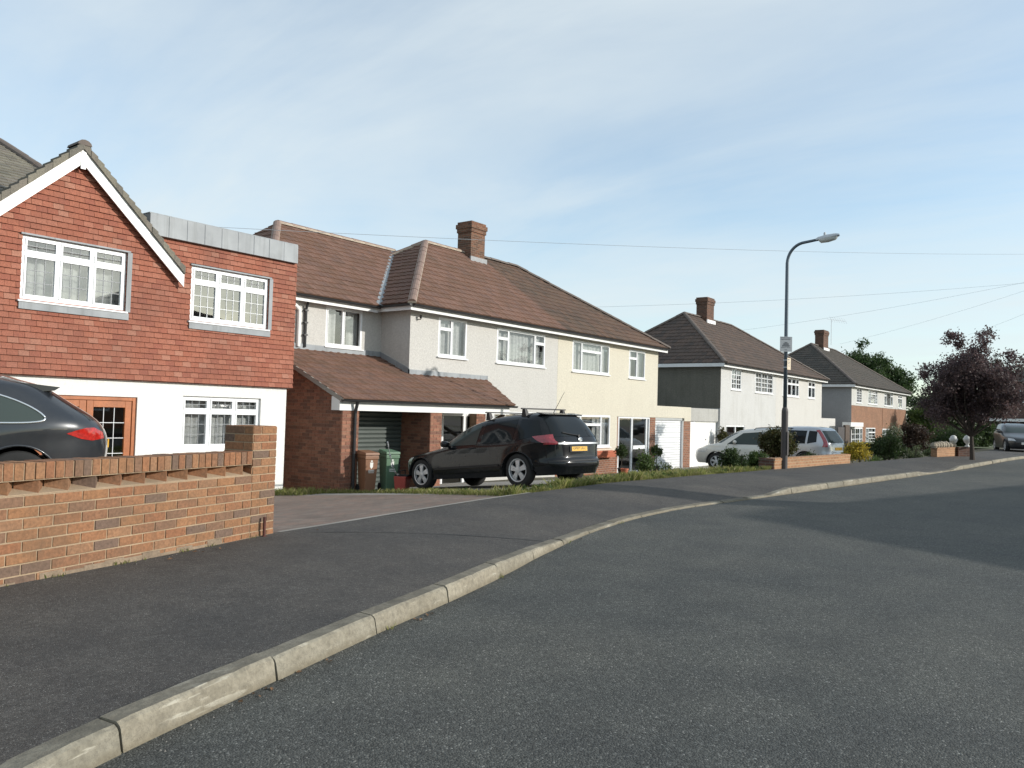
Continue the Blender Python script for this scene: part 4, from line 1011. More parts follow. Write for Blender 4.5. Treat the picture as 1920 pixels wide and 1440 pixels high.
# right garage stub of the third pair
ge = at(1566, 795, N3)[0]; zr0 = at(1545, 784, N3)[1]; m = MB(); m.box(b3 + .002, ge, N3, N3 + .25, -.9, zr0); m.build('garage_wall', 'render_h3b', K2)
m = MB(); m.box(b3 + .1, ge + .6, N3 + 1.5, N3 + 1.75, -.9, at(1545, 773, N3 + 1.5)[1]); m.build('side_wall', 'brick_h4', K2)
# fourth pair
N4 = 14.3; ze4 = at(1600, 720.5, N4 - .33)[1] + .03
J1, J2, a4, b4, sp4, yb4, _, rz4, ro4 = plain_pair('', 'far semi with grey side wall, white clad upper floor and tan brick below, left half', 'far semi with white clad upper floor half hidden by trees, right half', N4, (1597, 724), (1699, 742), None, (1655, 745), (1521, 644), (1566, 656), 18.2, 'roofD', None, None, (1544, 1553, 617, 645), None, ze=ze4)
zb = at(1597, 759.5, N4)[1]
r1 = hole((1606.2, 727.5), (1615.6, 756), N4); r2_ = hole((1628, 730), (1645, 759), N4); r3 = hole((1658, 736), (1674, 762.5), N4); r4 = hole((1683.8, 741), (1691, 766), N4)
r5 = hole((1596.5, 801), (1617.5, 834), N4); r5 = (r5[0] + .05, r5[1], -.85, r5[3]); r6 = hole((1624, 802), (1641.5, 829), N4); r7 = hole((1655, 804), (1672, 832), N4)
for hs, x0, x1, hu, hl in ((J1, a4, sp4 - .002, [r1, r2_], [r5, r6]), (J2, sp4 + .002, b4, [r3, r4], [r7])):
    m = MB(); wall_sheet(m, x0, x1, zb, ze4 - .08, N4, hu, .1); m.build('upper_cladding', 'cladding', hs)
    m = MB(); wall_sheet(m, x0, x1, -1.2, zb - .002, N4 + .02, hl, .1); m.poly([(x0, 22, -1), (x1, 22, -1), (x1, 22, ze4 - .1), (x0, 22, ze4 - .1)]); m.poly([(x1, N4, -1), (x1, 22, -1), (x1, 22, ze4 - .1), (x1, N4, ze4 - .1)]); m.build('wall', 'brick_h4', hs)
    m = MB(); m.poly([(x0, 17, -1), (x1, 17, -1), (x1, 17, 4), (x0, 17, 4)]); m.build('room', 'room', hs)
m = MB(); m.poly([(a4, N4, -1.2), (a4, N4, ze4 - .08), (a4, 22, ze4 - .08), (a4, 22, -1.2)]); m.build('side_wall', 'render_grey', J1)
window(J1, *r1, N4, [(1, 0), (1, 0)], (2, 5, 2, .03), 'upvc', rec=0, sash=.02, curtain=None); window(J1, *r2_, N4, [(.6, 0), (1.4, .25), (.5, 0)], (2, 4, 2, .03), 'upvc', rec=0, sash=.02)
window(J2, *r3, N4, [(.6, .2), (1.4, 0), (.6, .2)], rec=0, sash=.02); window(J2, *r4, N4, [(1, .2), (1, .2)], rec=0, sash=.02)
window(J1, *r5, N4 + .02, [(.8, 0), (1, 0), (.6, 0)], (2, 5, 2, .035), 'upvc', rec=0, sash=.03, sill=None, curtain=None, name='glazed_door', fw=.08)
window(J1, *r6, N4 + .02, [(.5, 0), (1.3, .3)], (2, 3, 1, .03), 'upvc', rec=0, sash=.02); window(J2, *r7, N4 + .02, [(.5, 0), (1.3, .3)], (2, 3, 1, .03), 'upvc', rec=0, sash=.02, curtain=None)
ca_, cz0 = at(1595.5, 800, N4 - .5); cb_, cz1 = at(1619, 792.5, N4 - .5)
m = MB(); m.box(ca_, cb_, N4 - .5, N4 + .018, cz0, cz1); m.build('door_canopy', 'whitepaint', J1)
m = MB(); hx, hz = at(1556, 600, 18.2); m.tube([(hx - .3, 18.0, rz4 + .3), (hx - .3, 18.0, hz)], .018, 6); m.tube([(hx - .7, 18.2, hz), (hx + 1.5, 17.4, hz)], .012, 6)
for q in range(7): x = hx - .5 + q * .28; m.tube([(x, 17.85 - q * .1, hz - .22), (x + .05, 18.1 - q * .1, hz + .22)], .008, 5)
sub(m.build('aerial', 'alum', J1), ro4)

# ------------------------------------------------------------------ low brick wall with pier
pc = at_z(511, 1000, .15); ang = math.atan2(6.53 - 5.81, 4.81 - 2.19)
LW = thing('low_brick_wall', 'low brick wall with dogtooth course and brick on edge coping, ending in a taller pier', 'wall', (pc[0], pc[1], 0), (0, 0, ang))
def w_at(px, py):                        # pixel -> (local x, z) on the wall face
    d = ray(px, py); nrm = Vector((-math.sin(ang), math.cos(ang), 0)); p0 = Vector((pc[0], pc[1], 0))
    t = (p0 - EYE).dot(nrm) / d.dot(nrm); p = EYE + d * t; return (p - p0).dot(Vector((math.cos(ang), math.sin(ang), 0))), p.z
x_l, z_top = w_at(100, 864); x_r, z_top2 = w_at(470, 848); ztp = (z_top + z_top2) / 2
zpier = w_at(500, 799)[1]; PW = .33; zb0 = .125; cop = .113
n_c = 8; hc = .0755; zd0 = zb0 + n_c * hc
m = MB(); b_ = MB()
m.clad((0, 0, 0), (1, 0, 0), (0, 0, 1), [(-7, zb0), (-PW - .01, zb0), (-PW - .01, zd0), (-7, zd0)], .225, hc, .011, (.007, .007), .5, jit=.003, z0=zb0)
b_.box(-7, -PW - .004, 0, .21, zb0 - .2, zd0)
zc0 = ztp - cop
for i in range(30):                      # dogtooth bricks set at 45 degrees
    x = -PW - .12 - i * .225; j = random.uniform(-.004, .004)
    m.prism([(x, .004 + j, zd0 + .008), (x + .108, .112, zd0 + .008), (x, .22, zd0 + .008), (x - .108, .112, zd0 + .008)], (0, 0, zc0 - zd0 - .014))
b_.prism([(-7, .004, zd0 + .001), (-7, .2, zd0 + .001), (-7, .2, zd0 + .05), (-7, .118, zd0 + .04), (-7, .004, zd0 + .008)], (7 - PW - .004, 0, 0)); b_.box(-7, -PW - .004, .126, .2, zd0 + .051, zc0 - .008)
for i in range(92):
    x = -PW - .012 - i * .0752
    if x < -7: break
    jz = random.uniform(-.003, .003); jy = random.uniform(-.004, .003)
    m.box(x - .065, x, -.006 + jy, .218 + jy, zc0, ztp + jz)
b_.box(-7, -PW - .004, .002, .21, zc0 - .007, ztp - .004)
# pier
pz0 = zb0
for (o, a, w_) in (((-PW, 0, 0), (1, 0, 0), PW), ((-PW, PW, 0), (0, -1, 0), PW), ((0, 0, 0), (0, 1, 0), PW)):
    m.clad(o, a, (0, 0, 1), [(0, pz0), (w_, pz0), (w_, zpier), (0, zpier)], .225, hc, .011, (.007, .007), .5, jit=.003, z0=pz0, x0=-.11 if a[0] == 0 else 0)
b_.box(-PW, 0, 0, PW, zb0 - .2, zpier - .006)
for i in range(4):
    for k in range(2): m.box(-PW + .004 + i * .083, -PW + .078 + i * .083, .002 + k * .166, .16 + k * .166, zpier - .012, zpier + .001)
wb = m.build('brickwork', 'brickwall', LW, bevel=.0025); sub(b_.build('mortar', 'mortar_w', LW), wb)
m = MB(); random.seed(3)
for i in range(40):
    x0 = -7 + i * .175; h0 = random.uniform(.035, .085) if i < 36 else .04
    m.prism([(x0, -.016, zb0 - .02), (x0, .01, zb0 - .02), (x0, .01, zb0 + h0), (x0, -.0085, zb0 + h0 - .012)], (.175, 0, 0))
sub(m.build('mortar_smear', 'mortar_d', LW), wb)
lx, lz = w_at(487, 1000)
LWm = Matrix.Translation((pc[0], pc[1], 0)) @ Matrix.Rotation(ang, 4, 'Z')
rp = LWm @ Vector((lx, -.05, 0))
m = MB(); m.tube([(rp.x, rp.y, .1), (rp.x, rp.y, .33)], .014, 8); m.box(rp.x - .022, rp.x + .022, rp.y - .022, rp.y + .022, .145, .155)
tag(m.build('iron_stub', 'rust', None, loc=(rp.x, rp.y, .15)), 'short rusty iron stub standing at the foot of the brick pier', 'post')

# ------------------------------------------------------------------ street lamp
lp = at_z(1470, 879, .15); LX, LY = lp
SLamp = thing('street_lamp', 'tall street lamp with curved arm on the pavement edge, two small signs on its post', 'street lamp', (LX, LY, .15))
m = MB(); m.tube([(LX, LY, .1), (LX, LY, .15), (LX, LY, 1.62), (LX, LY, 1.68), (LX, LY, 1.72)], [.088, .085, .082, .07, .05], 14); m.box(LX - .05, LX + .05, LY - .092, LY - .082, .5, 1.1)
m.build('post_base', 'bitpaint', SLamp, smooth=False)
pts = [(LX, LY, 1.66), (LX, LY, 3.6), (LX, LY, 5.42)]
for i in range(1, 9):
    t = R(80) * i / 8; pts.append((LX + .02 * i / 8, LY - .44 * (1 - math.cos(t)), 5.42 + .50 * math.sin(t)))
e = Vector(pts[-1]); pts.append((e.x + .02, e.y - .40, e.z + .05))
m = MB(); m.tube(pts, [.05, .047, .042] + [.038] * 8 + [.034], 12); SLp = m.build('post', 'galv', SLamp, smooth=True)
e = Vector(pts[-1]); d = (Vector(pts[-1]) - Vector(pts[-2])).normalized(); sd = d.cross(Vector((0, 0, 1))).normalized(); up_ = sd.cross(d)
def lsec(t, w, h, dz): c = e + d * t + up_ * dz; return [c + sd * w * math.cos(k * math.pi / 8) + up_ * h * max(0, math.sin(k * math.pi / 8)) for k in range(9)]
m = MB(); V = []; st = [(-.06, .05, .06, -.02), (0, .085, .085, -.02), (.2, .11, .10, -.02), (.42, .10, .085, -.02), (.5, .05, .045, -.01)]
for s_ in st: V += lsec(*s_)
m.add(V, [(i * 9 + k, i * 9 + k + 1, (i + 1) * 9 + k + 1, (i + 1) * 9 + k) for i in range(4) for k in range(8)] + [tuple(range(9)), tuple(range(36, 45))[::-1]])
lan = m.build('lantern', 'alum', SLamp, smooth=True)
m = MB(); V = []
for (t, w, h) in ((.0, .07, .02), (.05, .095, .085), (.22, .105, .10), (.4, .09, .08), (.46, .05, .02)):
    c = e + d * t - up_ * .021; V += [c + sd * w * math.cos(k * math.pi / 8) - up_ * h * max(0, math.sin(k * math.pi / 8)) for k in range(9)]
m.add(V, [(i * 9 + k, (i + 1) * 9 + k, (i + 1) * 9 + k + 1, i * 9 + k + 1) for i in range(4) for k in range(8)]); sub(m.build('bowl', 'acrylic', SLamp, smooth=True), lan)
m = MB(); c = e + d * .16 + up_ * .08; m.lathe([(.03, -.01), (.03, .05), (.02, .065)], tuple(c), k=12); sub(m.build('photocell', 'alum', SLamp), lan)
def sign(za, zb_, w, rot, mat, bars, offs, lab):
    # flat plate strapped to the post, facing a street direction
    q = Matrix.Translation((LX, LY, 0)) @ Matrix.Rotation(rot, 4, 'Z'); m = MB()
    def T(p): return tuple(q @ Vector(p))
    def bx(mm, x0, x1, y0, y1, z0, z1): mm.hexa([T(p) for p in [(x0, y0, z0), (x1, y0, z0), (x1, y1, z0), (x0, y1, z0), (x0, y0, z1), (x1, y0, z1), (x1, y1, z1), (x0, y1, z1)]])
    bx(m, offs - w / 2, offs + w / 2, -.062, -.058, za, zb_); s_ = m.build('sign_plate', mat, SLamp); s_['label'] = lab
    m = MB()
    for (x0, x1, z0, z1) in bars: bx(m, offs + x0 * w, offs + x1 * w, -.0645, -.0625, za + z0 * (zb_ - za), za + z1 * (zb_ - za))
    sub(m.build('print', 'signink', SLamp), s_)
    m = MB()
    for z in (za + .06, zb_ - .06): bx(m, -.052, .052, -.0578, .05, z - .012, z + .012)
    sub(m.build('strap', 'alum', SLamp), s_)
zA_ = EYE.z + 0
_, z1_ = at(1475, 632, LY); _, z2_ = at(1475, 660, LY); _, z3_ = at(1478, 672, LY); _, z4_ = at(1478, 694, LY)
sign(z2_, z1_, .31, R(-90 + 38), 'signgrey', [(-.42, -.05, .90, .945), (.0, .36, .90, .945), (-.42, .36, .80, .845), (-.22, .22, .44, .56), (-.30, .30, .34, .44), (-.12, .12, .56, .64), (-.4, .0, .26, .29), (.06, .36, .26, .29), (-.1, .1, .10, .14)], -.02, 'grey notice plate with faint lettering')
sign(z4_, z3_, .2, R(-6), 'signbeige', [(-.35, .1, .80, .9), (-.3, .3, .62, .67), (-.3, .2, .48, .53), (-.3, .3, .3, .34)], .06, 'small beige notice plate')

# ------------------------------------------------------------------ bins, red tub, pots
def wheelie(px, py, n, mat, lab, rot):
    x, z = at(px, py, n); B = thing('wheelie_bin', lab, 'wheelie bin', (x, n, gz(x, n) - .03), (0, 0, rot), 'wheelie bins beside the garage')
    m = MB(); h = .86
    lo = [(-.19, -.22, .05), (.19, -.22, .05), (.19, .2, .05), (-.19, .2, .05)]; hi = [(-.24, -.30, h), (.24, -.30, h), (.24, .26, h), (-.24, .26, h)]
    m.hexa(lo + hi); m.box(-.255, .255, -.315, -.285, h - .09, h - .01); m.box(-.262, -.241, -.28, .26, h - .07, h - .01); m.box(.241, .262, -.28, .26, h - .07, h - .01)
    m.build('bin_body', mat, B, bevel=.015)
    m = MB(); m.hexa([(-.27, -.335, h + .002), (.27, -.335, h + .002), (.27, .3, h + .002), (-.27, .3, h + .002), (-.26, -.325, h + .055), (.26, -.325, h + .055), (.22, .28, h + .10), (-.22, .28, h + .10)]); m.build('lid', mat, B, bevel=.012)
    m = MB(); m.tube([(-.2, .33, h - .03), (.2, .33, h - .03)], .018, 8); m.box(-.22, -.18, .26, .34, h - .05, h - .01); m.box(.18, .22, .26, .34, h - .05, h - .01); m.build('handle', mat, B)
    for s_ in (-1, 1): m = MB(); m.lathe([(.05, -.025), (.1, -.02), (.1, .02), (.05, .025)], (s_ * .22, .2, .1), 'x', 18); m.build('wheel', 'tyre', B)
    # printed crest and recycling lettering on the front
    m = MB()
    def fp(x, z): y = -.22 - .08 * (z - .05) / (h - .05) - .0025; return (x, y, z)
    def pl(pts): m.poly([fp(*p) for p in pts])
    pl([(-.055, .60), (0, .555), (.055, .60), (.06, .70), (-.06, .70)]); pl([(-.035, .715), (.035, .715), (.03, .745), (-.03, .745)]); pl([(-.09, .79), (.09, .79), (.09, .805), (-.09, .805)])
    pl([(-.11, .495), (-.05, .495), (-.08, .55)])
    for k in range(4): x = -.04 + k * .04; pl([(x, .495), (x + .026, .495), (x + .026, .535), (x, .535)])
    pl([(-.1, .465), (.11, .465), (.11, .478), (-.1, .478)])
    m.build('print', 'binprint', B); B.scale = (.64, .7, .97)
    return B
wheelie(687, 915, 13.15, 'bin_brown', 'brown wheelie bin with white print, next to the black downpipe', R(-14))
wheelie(727, 915, 13.0, 'bin_green', 'green wheelie bin with white print, right of the brown one', R(-18))
x, z = at(754, 915, 12.4); RB_ = thing('tub', 'small faded red plastic tub with chain on the drive by the black car nose', 'tub', (x, 12.4, gz(x, 12.4)), (0, 0, R(20)))
m = MB(); m.hexa([(-.12, -.12, 0), (.12, -.12, 0), (.12, .12, 0), (-.12, .12, 0), (-.145, -.145, .3), (.145, -.145, .3), (.145, .145, .3), (-.145, .145, .3)]); m.build('tub_body', 'redbox', RB_, bevel=.012)
m = MB(); m.box(-.09, .09, -.15, .15, .3, .335); m.tube([(-.13, 0, .3), (-.13, 0, .42), (.13, 0, .42), (.13, 0, .3)], .012, 6); m.build('handle', 'dark', RB_)
m = MB(); pp = []
for i in range(15): t = i / 14; pp.append((-.62 + .62 * t, .08, .72 * (1 - t) ** 1.6 + .33 + (-.06) * math.sin(t * math.pi)))
for i in range(14): m.tube([pp[i], pp[i + 1]], .008 if i % 3 else .018, 6)
m.build('chain', 'satintrim', RB_)

# ------------------------------------------------------------------ cars
class Car:
    def __init__(s, name, label, cat, loc, head, pitch, sp, paint, group=None):
        s.T = thing(name, label, cat, loc, (0, pitch, head), group); s.sp = sp; s.paint = paint
        s.body()
    def prm(s, z):
        sp = s.sp; xf, xr, W = interp(sp['xf'], z), interp(sp['xr'], z), interp(sp['W'], z)
        return (xf + xr) / 2, (xf - xr) / 2, W, lin(sp['pf'], z), lin(sp['pr'], z)
    def Y(s, x, z):
        xm, a, W, pf, pr = s.prm(z); k = (x - xm) / a; p = pf if k > 0 else pr
        return W * max(0, 1 - abs(min(1, max(-1, k))) ** p) ** (1 / p)
    def X(s, y, z, front):
        xm, a, W, pf, pr = s.prm(z); p = pf if front else pr; k = max(0, 1 - min(1, abs(y) / W) ** p) ** (1 / p)
        return xm + (a if front else -a) * k
    def ring(s, z):
        xm, a, W, pf, pr = s.prm(z); cf, cr = .5 ** (1 / pf), .5 ** (1 / pr); out = []; NF, NS = 9, s.sp.get('ns', 96)
        for i in range(NF): y = cf * W * i / NF; out.append((s.X(y, z, True), y))
        for i in range(NS + 1): k = cf + (-cr - cf) * i / NS; p = pf if k > 0 else pr; out.append((xm + a * k, W * max(0, 1 - abs(k) ** p) ** (1 / p)))
        for i in range(NF - 1, -1, -1): y = cr * W * i / NF; out.append((s.X(y, z, False), y))
        return out
    def body(s):
        sp = s.sp; z0, z1 = sp['xf'][0][0], sp['xf'][-1][0]; nl = int((z1 - z0) / .026); zs = [z0 + (z1 - z0) * i / nl for i in range(nl + 1)]
        m = MB(); rings = []; Ra = sp['ra']
        for z in zs:
            r = s.ring(z); W = interp(sp['W'], z); L = []
            for (x, y) in r:
                zz = z
                if y > .5 * W:
                    for xw in (0, sp['wb']):
                        dx = x - xw
                        if abs(dx) < Ra: zz = max(zz, sp['rw'] + math.sqrt(Ra * Ra - dx * dx))
                L.append((x, y, zz))
            rings.append(L)
        n = len(rings[0]); V = []
        for L in rings: V += L + [(x, -y, z) for x, y, z in L]
        Fc = []
        for i in range(len(rings) - 1):
            for j in range(n - 1):
                a, b, c, d = i * 2 * n + j, i * 2 * n + j + 1, (i + 1) * 2 * n + j + 1, (i + 1) * 2 * n + j
                Fc.append((a, d, c, b)); Fc.append((a + n, b + n, c + n, d + n))
        k = (len(rings) - 1) * 2 * n
        for j in range(n - 1): Fc.append((k + j, k + j + n, k + j + 1 + n, k + j + 1))
        good = []
        for f in Fc:
            ps = [V[q] for q in f]; u = []
            for q, p in zip(f, ps):
                if not any((Vector(p) - Vector(V[w])).length < 1e-5 for w in u): u.append(q)
            if len(u) > 2: good.append(tuple(u))
        m.add(V, good); s.B = m.build('body', s.paint, s.T, smooth=True)
        md = s.B.modifiers.new('w', 'WELD'); md.merge_threshold = .0005
        # underbody and arch liners
        m = MB(); xf, xr = interp(sp['xf'], .35), interp(sp['xr'], .35); W = interp(sp['W'], .5)
        m.box(xr + .36, xf - .4, -W + .26, W - .26, z0 - .02, .62); m.box(Ra, sp['wb'] - Ra, -W + .05, W - .05, z0 - .01, .5)
        for xw in (0, sp['wb']):
            for sg in (-1, 1):
                q = [(xw + Ra * 1.0 * math.cos(t), sp['rw'] + Ra * math.sin(t)) for t in [math.pi * i / 16 for i in range(17)]]
                for a, b in zip(q, q[1:]): m.poly([(a[0], sg * (W - .02), a[1]), (b[0], sg * (W - .02), b[1]), (b[0], sg * (W - .28), b[1]), (a[0], sg * (W - .28), a[1])])
        m.build('underbody', 'dark', s.T)
        for xw in (0, sp['wb']):
            for sg in (-1, 1): s.wheel(xw, sg)
    def wheel(s, xw, sg):
        sp = s.sp; r = sp['rw']; yo = interp(sp['W'], .5) - .035; w = .21; rr = sp['rr']; m = MB(); c = (xw, sg * (yo - w / 2), r)
        m.lathe([(rr, -w / 2 + .015), (r - .03, -w / 2), (r - .008, -w / 2 + .02), (r, -w / 2 + .05), (r, w / 2 - .05), (r - .008, w / 2 - .02), (r - .03, w / 2), (rr, w / 2 - .015)], c, 'y', 36, False)
        t = m.build('wheel', 'tyre', s.T, smooth=True)
        m = MB(); y1 = sg * (w / 2 - .02)
        m.lathe([(rr + .003, y1 + sg * .012), (rr - .022, y1 + sg * .004), (rr - .03, y1 - sg * .07), (0.01, y1 - sg * .075)], c, 'y', 36, False)
        q = m.build('brake_disc', 'dark', s.T); sub(q, t)
        m = MB(); m.lathe([(rr + .004, y1 + sg * .004), (rr + .003, y1 + sg * .016), (rr - .018, y1 + sg * .008), (rr - .03, y1 - sg * .03)], c, 'y', 36, False)
        N = sp.get('spokes', 5)
        for k in range(N):
            a = 2 * math.pi * k / N + .3; ca, sa = math.cos(a), math.sin(a); P = []
            for (rad, hw, yy) in ((.03, .032, .006), (rr * .6, sp.get('sw', .05), .004), (rr - .012, sp.get('sw', .05) * 1.35, -.004)):
                for h_ in (-hw, hw): P.append((c[0] + rad * ca - h_ * sa, c[1] + y1 + sg * yy, c[2] + rad * sa + h_ * ca)); P.append((c[0] + rad * ca - h_ * sa, c[1] + y1 + sg * (yy - .03), c[2] + rad * sa + h_ * ca))
            for b in (0, 4): m.add([P[b], P[b + 2], P[b + 6], P[b + 4], P[b + 1], P[b + 3], P[b + 7], P[b + 5]], [(0, 1, 2, 3), (0, 3, 7, 4), (1, 5, 6, 2)])
        m.lathe([(.065, y1 - sg * .01), (.062, y1 + sg * .014), (.02, y1 + sg * .02), (.001, y1 + sg * .02)], c, 'y', 20, False)
        sub(m.build('rim', 'alloy', s.T, smooth=False), t)
    def side(s, m, poly, sg, off=.004, cell=.07):
        s._patch(m, poly, cell, lambda a, b: (a, sg * (s.Y(a, b) + off), b), sg > 0)
    def end(s, m, poly, front=False, off=.004, cell=.07):
        s._patch(m, poly, cell, lambda a, b: (s.X(a, b, front) + (off if front else -off), a, b), front)
    def _patch(s, m, poly, cell, fn, flip):
        xs = [p[0] for p in poly]; zs = [p[1] for p in poly]; loc = {}; V = []; Fc = []
        nx = max(1, int(math.ceil((max(xs) - min(xs)) / cell))); nz = max(1, int(math.ceil((max(zs) - min(zs)) / cell)))
        cx, cz = (max(xs) - min(xs)) / nx, (max(zs) - min(zs)) / nz
        for i in range(nx):
            for j in range(nz):
                p = clip_rect(list(poly), min(xs) + i * cx, min(xs) + (i + 1) * cx, min(zs) + j * cz, min(zs) + (j + 1) * cz)
                if len(p) < 3: continue
                f = []
                for q in p:
                    k = (round(q[0], 4), round(q[1], 4))
                    if k not in loc: loc[k] = len(V); V.append(fn(*q))
                    if loc[k] not in f: f.append(loc[k])
                if len(f) > 2: Fc.append(tuple(f[::-1] if flip else f))
        m.add(V, Fc)
    def part(s, name, mat, fn, parent=None, smooth=True):
        m = MB(); fn(m); o = m.build(name, mat, s.T, smooth=smooth)
        if parent: sub(o, parent)
        return o
    def smooth_poly(s, pts, n=6):
        out = []; N = len(pts)
        for i in range(N):
            p0, p1, p2, p3 = pts[i - 1], pts[i], pts[(i + 1) % N], pts[(i + 2) % N]
            for k in range(n):
                t = k / n; out.append(tuple(.5 * (2 * p1[q] + (-p0[q] + p2[q]) * t + (2 * p0[q] - 5 * p1[q] + 4 * p2[q] - p3[q]) * t * t + (-p0[q] + 3 * p1[q] - 3 * p2[q] + p3[q]) * t ** 3) for q in (0, 1)))
        return out
    def both(s, name, mat, fn, parent=None):
        for sg in (-1, 1): s.part(name, mat, lambda m: fn(m, sg), parent)
    def zscale(s, k, z0=.2):
        for o in s.T.children:
            if o.name.split('.')[0] == 'wheel': continue
            todo = [o] + list(o.children)
            for q in todo:
                for v in q.data.vertices: v.co.z = lin(k, v.co.z) if v.co.z < 1.6 else v.co.z - .105
    def strip(s, m, pts, sg, r=.01, off=.004):
        m.tube([(x, sg * (s.Y(x, z) + off), z) for x, z in pts], r, 6)
    def seam(s, pts):
        s.both('door_seam', 'dark', lambda m, sg: s.strip(m, pts, sg, .004, -.001), s.B)
    def mirrors(s, x, z, mat):
        for sg in (-1, 1):
            m = MB(); y = s.Y(x, z) * sg; c = (x - .03, y + sg * .13, z + .07)
            m.lathe([(.001, -.09), (.06, -.075), (.075, 0), (.07, .06), (.001, .075)], c, 'y', 12, False); m.box(x - .05, x + .02, min(y - sg * .03, y + sg * .09), max(y - sg * .03, y + sg * .09), z - .0, z + .03)
            m.build('mirror', mat, s.T, smooth=True)

# black estate van
est = dict(wb=2.70, rw=.315, rr=.215, ra=.365, spokes=5, sw=.044,
  xf=[(.2, 3.48), (.3, 3.57), (.42, 3.60), (.55, 3.60), (.66, 3.54), (.74, 3.40), (.80, 3.18), (.86, 2.86), (.92, 2.52), (.98, 2.30), (1.06, 2.14), (1.16, 1.95), (1.26, 1.74), (1.34, 1.53), (1.41, 1.25), (1.46, .92), (1.49, .5), (1.505, .2)],
  xr=[(.2, -.85), (.3, -.885), (.34, -.915), (.44, -.92), (.52, -.885), (.8, -.875), (.92, -.865), (1.02, -.83), (1.12, -.77), (1.22, -.70), (1.32, -.62), (1.40, -.54), (1.45, -.45), (1.485, -.25), (1.505, 0)],
  W=[(.2, .845), (.3, .86), (.45, .872), (.62, .876), (.8, .872), (.92, .862), (1.0, .84), (1.1, .80), (1.2, .755), (1.3, .705), (1.38, .655), (1.43, .60), (1.47, .52), (1.495, .4), (1.505, .28)],
  pf=[(.2, 3.2), (.7, 3.4), (.95, 4.5), (1.1, 6), (1.5, 5)], pr=[(.2, 4.5), (.9, 5), (1.2, 5.5), (1.5, 5)])
hd_ = R(85); lv = Vector((-math.sin(hd_), math.cos(hd_), 0)); c0 = Vector((12.05, 8.95, 0)) - lv * .78
zr_, zf_ = gz(c0.x, c0.y), gz(c0.x + 2.7 * math.cos(hd_), c0.y + 2.7 * math.sin(hd_))
c1 = Car('estate_car', 'black estate car with roof bars and yellow number plate parked nose to the garage', 'car', (c0.x, c0.y, zr_ - .0), hd_, math.atan2(zr_ - zf_, 2.7), est, 'car_black')
c1.both('side_window', 'carglass_s', lambda m, sg: c1.side(m, [(1.94, 1.0), (1.05, .985), (1.0, 1.36), (1.28, 1.345), (1.6, 1.22)][::-1], sg))
c1.both('side_panel', 'carglass', lambda m, sg: c1.side(m, [(.93, .99), (.1, 1.0), (.06, 1.39), (.9, 1.375)][::-1], sg))
c1.both('side_panel', 'carglass', lambda m, sg: c1.side(m, [(.02, 1.0), (-.55, 1.1), (-.42, 1.34), (-.02, 1.39)][::-1], sg))
c1.part('rear_window', 'carglass', lambda m: c1.end(m, [(-.66, 1.04), (.66, 1.04), (.56, 1.40), (-.56, 1.40)]))
c1.part('windscreen', 'carglass', lambda m: c1.end(m, [(-.7, 1.0), (.7, 1.0), (.56, 1.40), (-.56, 1.40)], True))
for sg in (-1, 1):
    c1.part('tail_lamp', 'taillamp_p', lambda m: (c1.side(m, [(-.36, 1.07), (-.72, 1.09), (-.84, .84), (-.68, .84)], sg, .008, .03), c1.end(m, [(sg * .62, .84), (sg * .77, .84), (sg * .72, 1.08), (sg * .66, 1.09)], off=.008, cell=.03)))
c1.part('hatch_trim', 'satintrim', lambda m: c1.end(m, [(-.60, .835), (.60, .835), (.60, .885), (-.60, .885)], off=.014))
c1.part('bumper_strip', 'dark', lambda m: c1.end(m, [(-.74, .45), (.74, .45), (.74, .48), (-.74, .48)], off=.01))
c1.part('hatch_seam', 'dark', lambda m: (c1.end(m, [(-.66, .535), (.66, .535), (.66, .543), (-.66, .543)], off=.006), m.tube([(c1.X(.64, z, False) - .002, .64, z) for z in (.54, .7, .84)], .004, 5), m.tube([(c1.X(.64, z, False) - .002, -.64, z) for z in (.54, .7, .84)], .004, 5)))
m = MB(); xp = c1.X(0, .70, False); m.box(xp - .012, xp + .01, -.20, .34, .63, .77); m.build('plate_recess', 'dark', c1.T)
m = MB(); m.box(xp - .020, xp - .0125, -.16, .30, .645, .757); npl = m.build('number_plate', 'plate', c1.T)
mt = Matrix.Translation((xp - .0206, .07, .701)) @ Matrix(((0, 0, -1, 0), (-1, 0, 0, 0), (0, 1, 0, 0), (0, 0, 0, 1)))
pt = text_mesh('GP07 ULC', .092, 'plate_lettering', 'ink', c1.T, mt); sub(pt, npl)
m = MB(); xb = c1.X(0, .95, False); m.lathe([(.062, .0), (.062, -.014), (.05, -.018), (.048, -.010), (.001, -.010)], (xb, 0, .955), 'x', 20, False)
m.poly([(xb - .013, -.035, .93), (xb - .013, .0, .925), (xb - .013, .035, .965), (xb - .013, .01, .985), (xb - .013, -.02, .965)]); m.build('badge', 'chrome', c1.T)
m = MB(); m.tube([(c1.X(0, 1.06, False) - .02, 0.0, 1.06), (c1.X(.25, 1.09, False) - .02, .25, 1.09), (c1.X(.4, 1.12, False) - .015, .42, 1.12)], .012, 6); m.lathe([(.03, -.03), (.03, .0)], (c1.X(0, 1.05, False), 0, 1.05), 'x', 10); m.build('rear_wiper', 'dark', c1.T)
m = MB(); m.hexa([(-.50, -.56, 1.425), (-.50, .56, 1.425), (-.36, .58, 1.46), (-.36, -.58, 1.46), (-.53, -.56, 1.44), (-.53, .56, 1.44), (-.3, .58, 1.485), (-.3, -.58, 1.485)]); m.build('spoiler', 'car_black', c1.T)
